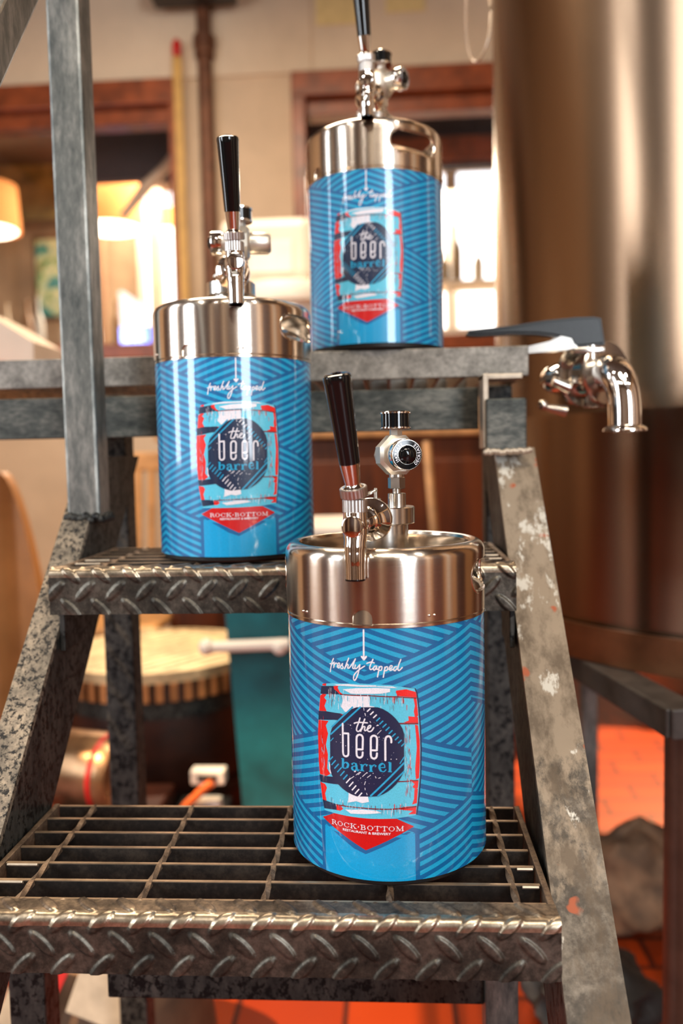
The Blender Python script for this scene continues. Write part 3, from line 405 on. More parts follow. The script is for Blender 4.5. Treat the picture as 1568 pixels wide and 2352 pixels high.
# handrail
g = MB(); g.bbox((-.3605, .9000, CZ-.0640), (-.3235, .9375, CZ+1.05), .0035); sp(g, 'handrail_post', MT['post'])
g = MB()
for k in range(26):
    a = 2*pi*k/26; sx = max(-1, min(1, 1.35*cos(a))); sy = max(-1, min(1, 1.35*sin(a)))
    g.add(*ball(Vector((-.3420+.0190*sx, .9187+.0190*sy, CZ-.064+random.uniform(-.002, .002))), .0050, 8, 6), 0, True)
sp(g, 'weld_bead', MT['leg'])
g = MB(); a = Vector((-.349, .745, CZ+.385)); d = Vector((0, .95, 1.25)).normalized()
T = align(a-d*.9, a+d*.55); g.bbox((-.019, -.019, 0), (.019, .019, 1.45), .003, T=T); sp(g, 'sloping_handrail', MT['post'])
# top right corner tube, weld and bracket
g = MB(); g.bbox((.1060, .932, CZ+.000), (.1505, .974, CZ+.0590), .0025); sp(g, 'corner_tube', MT['bar2'])
g = MB()
for k in range(22):
    a = k/21; g.add(*ball(Vector((.105+.048*a, .931, CZ+.000+random.uniform(-.0015, .0015))), .0036, 8, 6), 0, True)
sp(g, 'weld_bead', MT['tab'])
g = MB(); g.bbox((.1035, .940, CZ+.004), (.1095, .985, CZ+.087), .001); g.bbox((.1035, .945, CZ+.081), (.1480, .984, CZ+.0868), .001); sp(g, 'corner_bracket', MT['tab'])
# platform
pf = sp(MB().bbox((-.75, .984, Z3-.0347), (.1612, .992, Z3), .0012), 'platform_edge', MT['bar'])
sp(MB().bbox((-.75, .990, CZ+.0268), (.1035, .998, CZ+.0760), .0012), 'platform_edge', MT['bar2'])
g = MB()
for i in range(30):
    x = -.745+i*.0309; g.bbox((x, .9925, Z3-.030), (x+.004, 1.34, Z3-.0004), .0006)
for y in (1.05, 1.15, 1.25): g.bbox((-.747, y, Z3-.0065), (.158, y+.004, Z3-.0009), .0005)
sp(g, 'platform_grating', MT['rod'])
sp(MB().bbox((.1555, .992, Z3-.034), (.1612, 1.35, Z3-.0005), .001), 'platform_side', MT['bar']); sp(MB().bbox((-.75, 1.342, Z3-.034), (.1612, 1.349, Z3-.0005), .001), 'platform_back', MT['bar'])
# rear legs, supports below the lowest tread
for x0, x1 in ((-.397, -.357), (.1230, .1590)):
    g = MB(); g.bbox((x0, 1.10, 0), (x1, 1.14, CZ+.0865), .003); sp(g, 'rear_leg', MT['leg'])
g = MB(); g.bbox((.084, .790, 0), (.1165, .828, CZ-.372), .003); sp(g, 'support_leg', MT['post'])
g = MB(); g.bbox((-.30, .800, CZ-.552), (.084, .826, CZ-.520), .002); sp(g, 'cross_brace', MT['leg'])
for x in (-.332, .1165):
    g = MB(); g.bbox((x, .6, CZ-.395) if x < 0 else (x-.004, .6, CZ-.395), (x+.004, .80, CZ-.370) if x < 0 else (x, .80, CZ-.370), .001); sp(g, 'tread_angle', MT['leg'])
g = MB(); g.bbox((-.40, .790, 0), (-.362, .828, CZ-.40), .003); sp(g, 'support_leg', MT['leg'])
# ------------------------------------------------------------------ fermenter tank
TK = Vector((.697, 1.55, 0)); TR = .5
M_tank = brushed('tank_steel', (134, 111, 90), .26, .8, (2, 2, 60), rot=.25, bs=0)
tk = empty('steel_tank', TK, 'tall brushed steel brewing tank at the right edge, behind the valve', 'tank')
m = MB(); m.lathe([(.10, CZ-.60), (TR*.6, CZ-.40), (TR-.012, CZ-.30), (TR-.004, CZ-.27), (TR, CZ-.25), (TR, CZ+.051), (TR+.0005, CZ+.053), (TR+.0005, CZ+.057), (TR, CZ+.059), (TR, CZ+1.0), (TR+.002, CZ+1.004), (TR, CZ+1.008), (TR, CZ+1.75), (TR-.03, CZ+1.85), (.25, CZ+1.98), (0, CZ+2.02)], 160); m.build('tank_body', M_tank, tk)
m = MB(); m.lathe([(TR+.001, CZ-.315), (TR+.012, CZ-.315), (TR+.012, CZ-.262), (TR+.001, CZ-.262)], 128, caps=False); m.build('skirt_ring', plain('ring_brown_steel', (120, 78, 50), .35, .8, var=.15, scale=20), tk)
M_frame = plain('frame_steel', (74, 68, 64), .5, .5, var=.2, scale=30)
m = MB()
for s in (-1, 1):
    m.bbox((-.46, s*.44-.025, CZ-.355), (.46, s*.44+.025, CZ-.316), .003); m.bbox((s*.44-.0245, -.459, CZ-.3543), (s*.44+.0245, .459, CZ-.3167), .0028)
m.build('support_frame', M_frame, tk, rot=(0, 0, radians(11)))
for i, a in enumerate((56, 146, 236, 326)):
    r = .61 if i != 3 else .61
    m = MB(); x, y = .60*cos(radians(a)), .60*sin(radians(a)); m.lathe([(.021, 0), (.021, CZ-.34)], 24, T=Matrix.Translation((x, y, .0))); m.lathe([(.045, 0), (.045, .008)], 24, T=Matrix.Translation((x, y, 0)))
    m.build('tank_leg', plain('leg_brown_steel', (92, 66, 54), .4, .6), tk)
# ---- butterfly valve and elbow, clamped to the tank
def vl(mb, name, mat, par, label=None):
    mb.v = [(q[0]-TK.x, q[1]-TK.y, q[2]) for q in mb.v]; o = mb.build(name, mat, par)
    if label: o['label'] = label
    return o
c1 = Vector((.260, 1.025, CZ+.0915)); ax = Vector((.55, -.835, 0)).normalized(); c0 = c1-ax*.075; L = .075
T = align(c0, c1)
m = MB(); m.lathe([(.019, -.002), (.019, L)], 48, T=T)
sf = Vector((.325, 1.235, CZ+.090)); m.tube(smoothpath([sf, sf+Vector((-.04, -.03, 0)), c0-ax*.012+Vector((.004, .004, 0)), c0+ax*.006], 5), .019, 32)
for k in (L-.040, L-.002): m.lathe([(.019, k-.005), (.0372, k-.004), (.0390, k-.002), (.0390, k+.002), (.0372, k+.004), (.019, k+.005)], 56, T=T, mi=1)
m.lathe([(.026, L-.036), (.029, L-.033), (.029, L-.009), (.026, L-.006)], 56, T=T)
vb = vl(m, 'outlet_valve', [MT['chrome'], MT['satin']], tk, 'polished steel outlet valve with a down-turned spout')
path = smoothpath([c1-ax*.002, (.2620, 1.012, CZ+.0905), (.2655, .999, CZ+.084), (.2695, .991, CZ+.070), (.2715, .988, CZ+.051), (.2720, .987, CZ+.0215)], 6)
m = MB(); m.tube(path, [.0235-.0045*min(1, i/16) for i in range(len(path))], 44); end = path[-1]
m.lathe([(.0195, .006), (.0240, .003), (.0252, .0012), (.0252, -.0010), (.0240, -.0016), (.0180, -.0016), (.0175, .012), (0, .013)], 56, T=Matrix.Translation(end))
vl(m, 'spout_elbow', MT['chrome'], vb)
k = c1-ax*.021
for dz in (.033, -.033): m = MB(); m.bbox((k.x-.010, k.y-.010, k.z+dz-.008), (k.x+.012, k.y+.010, k.z+dz+.008), .002); vl(m, 'clamp_lug', MT['satin'], vb)
m = MB(); m.tube([k+Vector((-.034, -.006, -.044)), k+Vector((-.062, -.008, -.038))], [.0075, .0035], 12); m.add(*ball(k+Vector((-.062, -.008, -.036)), .0065, 12, 8), 0, True); vl(m, 'wingnut', MT['satin'], vb)
m = MB(); m.tube([k+Vector((-.030, -.006, -.016)), k+Vector((-.050, -.008, -.007))], [.008, .006], 12); vl(m, 'clamp_bolt', MT['satin'], vb)
hb = Vector((.230, 1.018, CZ+.1215))
prof = [(-.138, .0195), (-.135, .0235), (-.125, .0245), (-.085, .0275), (-.045, .0325), (-.010, .0350), (.012, .0350), (.020, .0330), (.0245, .0020), (-.012, .0000), (-.016, .0085), (-.035, .0135), (-.055, .0165), (-.085, .0178), (-.125, .0165), (-.136, .0175)]
m = MB(); m.prism(prof, -.011, .011); bmx = bmesh.new()
me = bpy.data.meshes.new('h'); me.from_pydata(m.v, [], m.f); bmx.from_mesh(me); bmesh.ops.recalc_face_normals(bmx, faces=bmx.faces[:]); bmesh.ops.bevel(bmx, geom=[e for e in bmx.edges if abs(e.verts[0].co.y-e.verts[1].co.y) < .001], offset=.0028, segments=3, affect='EDGES'); bmx.to_mesh(me); bmx.free()
m2 = MB(); m2.add([v.co[:] for v in me.vertices], [tuple(p.vertices) for p in me.polygons], 0, False, Matrix.Translation(hb))
vl(m2, 'lever_handle', plain('black_plastic', (24, 29, 31), .42, var=.15, scale=200), vb, 'matt black plastic lever')
m = MB(); m.prism([(-.070, -.006), (-.069, .002), (-.040, .008), (-.026, .014), (-.012, .012), (-.008, .000), (-.020, -.003)], -.009, .009, T=Matrix.Translation(hb)); m.lathe([(.009, -.014), (.009, .002)], 24, T=Matrix.Translation(hb+Vector((.010, 0, 0)))); m.bbox((-.012, -.012, -.007), (.024, .012, -.001), .001, T=Matrix.Translation(hb)); vl(m, 'latch_plate', MT['satin'], vb)
# ------------------------------------------------------------------ keg label
KR = .0825; KH = .2618; KRING = .2021
class Wrap:              # flat artwork in millimetres (s along the girth, z up) wrapped round the keg
    STEP = 3.0
    def __init__(s): s.mb = MB(); s.nrm = []
    def convex(s, pts, mi, layer):
        r = KR+.00005*layer
        lo = min(p[0] for p in pts); hi = max(p[0] for p in pts)
        k0 = math.floor(lo/s.STEP); k1 = math.ceil(hi/s.STEP)
        for k in range(k0, k1):
            q = clip(clip(pts, 1, 0, k*s.STEP), -1, 0, -(k+1)*s.STEP)
            if len(q) < 3: continue
            ar = sum(q[i][0]*q[(i+1) % len(q)][1]-q[(i+1) % len(q)][0]*q[i][1] for i in range(len(q)))
            if abs(ar) < 1e-5: continue
            if ar < 0: q = q[::-1]
            vs = []
            for a, z in q:
                t = a/(KR*1000); vs.append((r*sin(t), -r*cos(t), z/1000)); s.nrm.append((sin(t), -cos(t), 0))
            s.mb.add(vs, [tuple(range(len(vs)))], mi, True)
    def poly(s, pts, mi, layer):
        tr = tessellate_polygon([[Vector((a, b, 0)) for a, b in pts]])
        for t in tr: s.convex([tuple(pts[i]) for i in t], mi, layer)
    def stroke(s, pts, wd, mi, layer, caps=True):
        h = wd/2
        for i in range(len(pts)-1):
            a = Vector(pts[i]); b = Vector(pts[i+1]); d = b-a
            if d.length < 1e-4: continue
            n = Vector((-d.y, d.x)).normalized()*h
            s.convex([tuple(a+n), tuple(a-n), tuple(b-n), tuple(b+n)], mi, layer)
        for i, q in enumerate(pts):
            if not caps and i in (0, len(pts)-1): continue
            s.convex([(q[0]+h*cos(t*pi/4), q[1]+h*sin(t*pi/4)) for t in range(8)], mi, layer)
def clip(pts, a, b, c):     # keep a*x+b*y >= c
    out = []
    for i in range(len(pts)):
        p = pts[i]; q = pts[(i+1) % len(pts)]; dp = a*p[0]+b*p[1]-c; dq = a*q[0]+b*q[1]-c
        if dp >= 0: out.append(p)
        if (dp >= 0) != (dq >= 0):
            t = dp/(dp-dq); out.append((p[0]+(q[0]-p[0])*t, p[1]+(q[1]-p[1])*t))
    return out
def sm2(pts, k=5): return [(v.x, v.y) for v in smoothpath([(a, b, 0) for a, b in pts], k)]
def font_tris(txt, size, off=0.0):
    c = bpy.data.curves.new('text', 'FONT'); c.body = txt; c.size = size; c.resolution_u = 2; c.offset = off
    o = bpy.data.objects.new('text', c); COL.objects.link(o); bpy.context.view_layer.update()
    me = o.evaluated_get(bpy.context.evaluated_depsgraph_get()).to_mesh(); me.calc_loop_triangles()
    T = [[(me.vertices[i].co.x, me.vertices[i].co.y) for i in t.vertices] for t in me.loop_triangles]
    xs = [v.co.x for v in me.vertices]; ys = [v.co.y for v in me.vertices]; bb = (min(xs), max(xs), min(ys), max(ys))
    bpy.data.objects.remove(o); return T, bb
SLAB = {   # heavy slab lettering, unit height: (advance, [(width, points)...])
 'R': (1.0, [(.20, [(.25, 0), (.25, 1)]), (.08, [(.05, .04), (.45, .04)]), (.08, [(.05, .96), (.62, .96)]), (.09, [(.3, .5), (.6, .5)]), (.17, [(.62, .92), (.72, .74), (.62, .54)]), (.15, [(.55, .5), (.75, .2), (.82, .05), (.98, .05)])]),
 'O': (1.05, [(.20, [(.17, .68), (.13, .5), (.17, .32)]), (.20, [(.83, .68), (.87, .5), (.83, .32)]), (.09, [(.17, .7), (.3, .91), (.5, .97), (.7, .91), (.83, .7)]), (.09, [(.17, .3), (.3, .09), (.5, .03), (.7, .09), (.83, .3)])]),
 'C': (1.0, [(.20, [(.19, .7), (.13, .5), (.19, .3)]), (.09, [(.17, .7), (.3, .91), (.52, .97), (.72, .9), (.84, .7)]), (.09, [(.17, .3), (.3, .09), (.52, .03), (.74, .1), (.86, .28)]), (.09, [(.86, .98), (.86, .66)])]),
 'K': (1.1, [(.20, [(.25, 0), (.25, 1)]), (.08, [(.05, .04), (.45, .04)]), (.08, [(.05, .96), (.45, .96)]), (.09, [(.35, .42), (.8, .95)]), (.18, [(.5, .58), (.86, .05)]), (.08, [(.62, .96), (.98, .96)]), (.08, [(.66, .04), (1.06, .04)])]),
 '.': (.45, [(.20, [(.18, .42), (.24, .56)])]),
 'B': (.98, [(.20, [(.25, 0), (.25, 1)]), (.08, [(.05, .04), (.65, .04)]), (.08, [(.05, .96), (.6, .96)]), (.09, [(.3, .53), (.62, .53)]), (.17, [(.62, .92), (.70, .76), (.62, .58)]), (.19, [(.66, .48), (.78, .27), (.66, .08)])]),
 'T': (1.0, [(.20, [(.48, 0), (.48, 1)]), (.08, [(.28, .04), (.68, .04)]), (.10, [(.05, .95), (.91, .95)]), (.08, [(.06, .95), (.04, .70)]), (.08, [(.90, .95), (.92, .70)])]),
 'M': (1.25, [(.09, [(.2, 0), (.22, 1)]), (.20, [(.24, .95), (.6, .08)]), (.08, [(.6, .05), (.96, .95)]), (.20, [(1.0, 0), (1.0, 1)]), (.08, [(.04, .04), (.38, .04)]), (.08, [(.04, .96), (.3, .96)]), (.08, [(.8, .04), (1.18, .04)]), (.08, [(.95, .96), (1.18, .96)])])}
def build_label():
    W = Wrap(); top = 202.6; bot = 6.0
    # 0 deep blue, 1 sky, 2 panel, 3 navy, 4 red, 5 dark red, 6 white, 7 deep red
    n = 87
    smax = pi*82.5
    for i in range(n*2):
        a = -smax+i*smax/n; W.convex([(a, bot), (a+smax/n, bot), (a+smax/n, top), (a, top)], 0, 0)
    k = .355; PW = 94.; PER = 7.22; H = PER/2*.97
    def zone(s0, s1, up, dn, slope, phase, sref, mirror):
        """stripes z = phase + slope*(s-sref) - i*PER inside s0..s1, dn(s) <= z <= up(s) (up, dn = (z0, m) lines)"""
        for i in range(-30, 60):
            c = phase-i*PER
            q = [(s0, c-H/2+slope*(s0-sref)), (s1, c-H/2+slope*(s1-sref)), (s1, c+H/2+slope*(s1-sref)), (s0, c+H/2+slope*(s0-sref))]
            for (z0, m) in (dn,): q = clip(q, -m, 1, z0+1.6) if q else q
            if q: q = clip(q, m_(up), -1, -(up[0]-1.6))
            if q: q = clip(q, 0, -1, -top)
            if q: q = clip(q, 0, 1, bot)
            if len(q) < 3: continue
            for mm in mirror: W.convex([(mm*a, z) for a, z in q], 1, 1)
    def m_(l): return l[1]
    BOTH = (1, -1)
    LP = (167.5, k); LPN = (131.3, -.372); LNP = (29.5, .342)
    zone(0, PW, (400, -k), LP, -k, 198.0, 0, BOTH)                      # top chevrons
    zone(0, PW, LP, LPN, k, 163.9, 0, BOTH)
    zone(0, PW, LPN, LNP, -.372, 127.7, 0, BOTH)
    zone(40.4, PW, LNP, (-400, .342), .342, 25.9, 0, BOTH)
    # next column out
    def L(z): return (z+.36*PW, -.36)
    a, b = PW, 2*PW
    zone(a, b, (600, -.36), L(200.9), k, 163.9+k*PW+4*PER, PW, BOTH)
    zone(a, b, L(200.9), L(138), -.36, 197.3, PW, BOTH)
    zone(a, b, L(138), L(61.5), .36, 132.3, PW, BOTH)
    zone(a, b, L(61.5), (-400, -.36), -.36, 57.9, PW, BOTH)
    def Q(z): return (z-.36*2*PW, .36)
    zone(b, smax, (600, .3), Q(150-.36*PW), .36, 163.9, 0, BOTH)
    zone(b, smax, Q(150-.36*PW), (-400, .36), -.36, 163.9, 0, BOTH)
    # panel below the barrel
    W.poly([(-36.9, bot), (36.9, bot), (36.9, 43), (-36.9, 43)], 2, 2)
    ix = {'navy': 3, 'sky': 1, 'red': 4, 'dred': 5, 'white': 6}
    for v in LAB['vsh']: W.poly(v, 0, 3)
    W.poly(LAB['penta'], 7, 4)
    for q, (m, pts) in enumerate(LAB['polys']): W.poly(pts, 8 if m == 'sky' else ix[m], 5+min(q*.25, 8))
    rnd = random.Random(3)
    def streak(s, z, ln, wd, mi, layer): W.convex([(s, z), (s+wd, z-ln*.2), (s+wd*.6, z-ln), (s-wd*.1, z-ln*.8)], mi, layer)
    for i in range(190):        # brushy wood grain of the printed barrel
        s = rnd.uniform(-31, 33); z = rnd.choice([rnd.uniform(143, 155), rnd.uniform(62, 68), rnd.uniform(100, 140) if abs(s) > 31 else 150])
        if -17 < s < 3: mi = rnd.choice([6, 6, 8])
        elif s > 20: mi = rnd.choice([4, 5, 5, 6])
        else: mi = rnd.choice([6, 5, 8])
        streak(s, z, rnd.uniform(2, 6), rnd.uniform(.12, .5), mi, 13.4)
    for i in range(90):         # ragged grain on the right stave
        s = rnd.uniform(29.5, 34.5); z = rnd.uniform(76, 132); streak(s, z, rnd.uniform(2, 7), rnd.uniform(.1, .32), rnd.choice([5, 6, 4]), 13.4)
    for i in range(40):
        s = rnd.uniform(-38.5, -35.5); z = rnd.uniform(84, 132); streak(s, z, rnd.uniform(2, 8), rnd.uniform(.1, .35), rnd.choice([6, 4, 8]), 13.4)
    W.poly(LAB['emblem'], 3, 14)
    for m, wd, pts in LAB['elines']: W.stroke(pts, wd, ix[m], 15, caps=False)
    for s, z, r in LAB['specks']: W.convex([(s+r*cos(t*1.05), z+r*sin(t*1.05)*.8) for t in range(6)], 6, 16)
    for pts in LAB['streaks']: W.stroke(pts, .42, 6, 16)
    for i in range(60):
        a = rnd.uniform(0, 2*pi); q = rnd.uniform(0, 1)**.5; s = 24*q*cos(a); z = 107+30*q*sin(a)
        W.convex([(s, z), (s+.25, z+.05), (s+.2, z+.3), (s, z+.25)], 6, 16)
    for pts in LAB['script']: W.stroke(sm2(pts), .95, 6, 3)
    for wd, pts in LAB['arrow']: W.stroke(pts, wd, 6, 3)
    for pts in LAB['the']: W.stroke(sm2(pts), 1.0, 6, 17)
    for pts in LAB['beer']: W.stroke(pts, 1.5, 6, 17)
    for wd, pts in LAB['barrel']: W.stroke(sm2(pts, 4) if len(pts) > 2 else pts, wd, 1, 18, caps=len(pts) > 2)
    adv = sum(SLAB[c][0] for c in 'ROCK.BOTTOM'); x = -29.9; sc = 58.4/adv; h = 3.7
    for c in 'ROCK.BOTTOM':
        for wd, pts in SLAB[c][1]: W.stroke([(x+a*sc, 46.0+b*h) for a, b in pts], wd*h*.92, 6, 17, caps=True)
        x += SLAB[c][0]*sc
    T, bb = font_tris('RESTAURANT & BREWERY', 1, .022); sx = 37.9/(bb[1]-bb[0]); sy = 1.95/(bb[3]-bb[2])
    for t in T: W.convex([(-19.6+(a-bb[0])*sx, 42.85+(b-bb[2])*sy) for a, b in t], 6, 17)
    # seam edge lifting a little at the back, and rounding-in at the bottom is left to the keg body
    W.mb.nr = W.nrm
    return W.mb
# ------------------------------------------------------------------ kegs
def ring_mesh():
    """top chime: rolled rim, two slotted hand holes, one drain notch"""
    mb = MB(); th = .0011; R = KR+.0006; prof = []
    zb = KRING+.0030; zt = KH
    prof += [(R-.001, zb-.0005), (R+.0004, zb+.0008)]
    for i in range(1, 9): prof.append((R+.0004, zb+(zt-.009-zb)*i/8))
    for i in range(1, 9):
        a = i/8*pi/2; prof.append((R+.0004-.009+.009*cos(a), zt-.009+.009*sin(a)))
    prof.append((R-.0115, zt-.0006)); prof.append((R-.0125, zt-.003)); prof.append((R-.0112, zt-.0065))
    prof.append((R-.0050, zt-.0120)); prof.append((R-.0022, zt-.018))
    for i in range(1, 9): prof.append((R-.0022, zt-.018-(zt-.018-zb)*i/8))
    prof.append(prof[0])
    n = 128; k = len(prof)
    bm = bmesh.new(); vs = []
    for i in range(n):
        a = 2*pi*i/n; vs.append([bm.verts.new((r*cos(a), r*sin(a), z)) for r, z in prof[:-1]])
    k -= 1
    for i in range(n):
        for q in range(k):
            bm.faces.new((vs[i][q], vs[(i+1) % n][q], vs[(i+1) % n][(q+1) % k], vs[i][(q+1) % k]))
    bmesh.ops.recalc_face_normals(bm, faces=bm.faces[:])
    me = bpy.data.meshes.new('ring_tmp'); bm.to_mesh(me); bm.free()
    o = bpy.data.objects.new('ring_tmp', me); COL.objects.link(o)
    # cutters: slots on +X and -X, notch on -Y
    cut = MB(); loops = []
    for sg in (1, -1):
        pts = []
        hw, hh = .034, .0132; zc = .2345
        for j in range(40):
            a = 2*pi*j/40; x = hw-.0132 if cos(a) > 0 else -(hw-.0132)
            pts.append((x+hh*cos(a), zc+hh*sin(a)))
        loops.append((sg, pts))
        T = Matrix.Rotation(sg*pi/2, 4, 'Z')
        cut.prism([(a, z) for a, z in pts], -.1, -.05, T=T)
    npts = [(-.0078, .19), (-.0078, KRING+.0078)]+[(-.0078*cos(t*pi/8), KRING+.0078+.0065*sin(t*pi/8)) for t in range(1, 8)]+[(.0078, KRING+.0078), (.0078, .19)]
    cut.prism(npts, -.1, -.0822 + .0005)
    cut.prism(npts, -.09, -.05)
    c = cut_build(cut)
    md = o.modifiers.new('b', 'BOOLEAN'); md.operation = 'DIFFERENCE'; md.object = c; md.solver = 'EXACT'; md.use_self = True
    bpy.context.view_layer.update()
    me2 = bpy.data.meshes.new_from_object(o.evaluated_get(bpy.context.evaluated_depsgraph_get()))
    bpy.data.objects.remove(o); bpy.data.objects.remove(c)
    # add rolled beads round the hand holes and weld dimples
    mb.v = [v.co[:] for v in me2.vertices]; mb.f = [tuple(p.vertices) for p in me2.polygons]; mb.mi = [0]*len(mb.f); mb.sm = [True]*len(mb.f)
    for sg, pts in loops:
        path = []
        for a, z in pts:
            t = a/R; rr = R-.0008
            q = Vector((rr*sin(t), -rr*cos(t), z)); path.append(Matrix.Rotation(sg*pi/2, 4, 'Z') @ q)
        mb.tube(path, .0017, 8, 0, closed=True)
    for d in (-37, 37, 143, 217):
        for e in (-1.6, 1.6):
            t = radians(d+e); mb.add(*ball(Vector(((R)*sin(t), -(R)*cos(t), KRING+.0085)), .0014), 0, True)
    return mb
def cut_build(mb):
    o = mb.build('cutter', MT['ring']); return o
def knurl(mb, z0, z1, r, T=None, n=60, mi=0):
    vs = []; fs = []; rows = [(r-.0008, z0), (r, z0+.0006), (r, z1-.0006), (r-.0008, z1)]
    k = len(rows)
    for i in range(n):
        a = 2*pi*i/n; dr = .00035 if i % 2 else 0
        for q, (rr, z) in enumerate(rows): vs.append(((rr-dr)*cos(a), (rr-dr)*sin(a), z))
    for i in range(n):
        j = (i+1) % n
        for q in range(k-1): fs.append((i*k+q, j*k+q, j*k+q+1, i*k+q+1))
    fs.append(tuple(i*k for i in range(n))[::-1]); fs.append(tuple(i*k+k-1 for i in range(n)))
    mb.add(vs, fs, mi, False, T)
LABEL = build_label(); RING = ring_mesh(); PROTO = {}
def part(key, fn, name, mats, parent, loc=(0, 0, 0), rot=(0, 0, 0)):
    """build the part once, later kegs get a copy sharing the mesh"""
    if key in PROTO: o = PROTO[key].copy(); COL.objects.link(o)
    else:
        r = fn(); o = r.build(name, mats); PROTO[key] = o
    o.parent = parent; o.location = loc; o.rotation_euler = rot; return o
def m_body():
    m = MB(); R = KR-.0004
    m.lathe([(0, .004), (.06, .004), (.070, .0055), (.078, .009), (R, .016), (R, KRING+.018), (.079, KRING+.024), (.070, KRING+.031), (.055, KRING+.038), (.035, KRING+.0415), (.022, KRING+.043), (0, KRING+.043)], 96)
    m.lathe([(KR-.0006, .2018), (KR+.0007, .2024), (KR+.0007, .2042), (KR-.0006, .2050)], 96, caps=False)
    return m
def m_base():
    m = MB(); m.lathe([(.060, .0002), (.0775, .0002), (.0795, .002), (.0800, .0075), (.0765, .0085), (.060, .0065)], 96, caps=False)
    m.lathe([(.060, .0065), (.060, .0002)], 96, caps=False); return m
def m_collar():
    m = MB(); m.lathe([(.0205, KRING+.040), (.0205, .2735), (.0215, .2738), (.0215, .2745), (.0255, .2748), (.026, .2755), (.026, .288), (.0252, .2888), (.016, .2892), (0, .2892)], 64); return m
def m_post():
    m = MB(); z = .2888
    m.lathe([(.0076, z), (.0076, z+.0104), (.0070, z+.0108), (.0034, z+.0110), (.0034, z+.0150)], 40)
    m.lathe([(.0062, z+.0145), (.0074, z+.0152), (.0074, z+.0238), (.0066, z+.0244)], 6, smooth=False, a0=.85)
    m.lathe([(.0062, z+.0240), (.0062, z+.0290)], 32); return m
def m_reg():         # regulator block, axis of the knob along -Y, centre at origin
    m = MB()
    pts = []
    for i in range(8):
        a = pi/8+i*pi/4; pts.append((.0172*cos(a), .0178*sin(a)))
    pr = [(-.0095, .82), (-.0070, 1), (.0070, 1), (.0095, .82)]
    vs = []; fs = []
    for y, s in pr:
        for x, z in pts: vs.append((x*s, y, z*s))
    for q in range(3):
        for j in range(8): fs.append((q*8+j, (q+1)*8+j, (q+1)*8+(j+1) % 8, q*8+(j+1) % 8))
    fs.append(tuple(range(8))); fs.append(tuple(range(31, 23, -1)))
    m.add(vs, fs, 0, False)
    T = align((0, 0, 0), (0, -1, 0))
    m.lathe([(.0112, .008), (.0112, .020), (.0104, .021)], 40, T=T)
    m.lathe([(.0055, .0165), (.0055, .0215), (.0045, .0225)], 6, smooth=False, a0=.5, T=Matrix.Identity(4))   # hexagon under the gauge
    T2 = align((0, 0, 0), (0, 1, 0)); m.lathe([(.0112, .008), (.0118, .012), (.0118, .028), (.009, .032), (0, .0328)], 12, T=T2, smooth=False)
    return m
def m_knob():
    T = align((0, -.020, 0), (0, -1, 0)); m = MB()
    m.lathe([(.0122, 0), (.0128, .0008), (.0128, .0105), (.0122, .0114)], 56, T=T, mi=1)
    m.lathe([(.0118, .0112), (.0118, .0120), (.0079, .0121), (.0079, .0124), (.0074, .0126), (.0070, .0128), (.0060, .0142), (.0035, .0152), (0, .0156)], 56, T=T, mi=0)
    m.lathe([(.00795, .0121), (.00795, .01245), (.0074, .01245), (.0074, .0121)], 56, T=T, mi=1)
    # engraved words round the rim
    for word, a0, sgn in (('INCREASE', 214, -1), ('DECREASE', -44, 1)):
        for i, ch in enumerate(word):
            Tt, bb = font_tris(ch, 1, .01); sc = .0024/.72; cx = (bb[0]+bb[1])/2
            a = radians(a0+sgn*i*13.4); rr = .0092
            for t in Tt:
                vs = []
                for x, y in t:
                    u = (x-cx)*sc; v = y*sc
                    if sgn < 0: rad = rr-.0003+v-.0004; an = a-u/rr
                    else: rad = rr+.0018-v; an = a+u/rr
                    vs.append((rad*cos(an), -.0322, rad*sin(an)))
                m.add(vs, [(0, 1, 2)], 2)
    return m
def m_gauge():
    m = MB(); z = .0218
    m.lathe([(.0126, z), (.0130, z+.0004), (.0130, z+.0014), (.0118, z+.0016)], 56, mi=1)
    m.lathe([(.0121, z+.0015), (.0121, z+.0125)], 56, mi=0)
    m.lathe([(.0118, z+.0124), (.0130, z+.0126), (.0130, z+.0138), (.0122, z+.0145), (.0100, z+.0146), (.0100, z+.0142), (0, z+.0142)], 56, mi=1)
    return m
def m_relief():
    m = MB(); z = .2888
    m.lathe([(.0045, z), (.0045, z+.0062), (.0038, z+.0068), (.0016, z+.0068), (.0016, z+.0150), (.0010, z+.0156), (0, z+.0156)], 28)
    pts = []
    for i in range(28):
        a = 2*pi*i/28; pts.append((-.0060+.0072*cos(a), .0072*sin(a)*.8, z+.0105+.0030*cos(a)))
    m.tube(pts, .0005, 8, closed=True); m.tube([(p[0], p[1], p[2]+.0009) for p in pts], .0005, 8, closed=True); return m
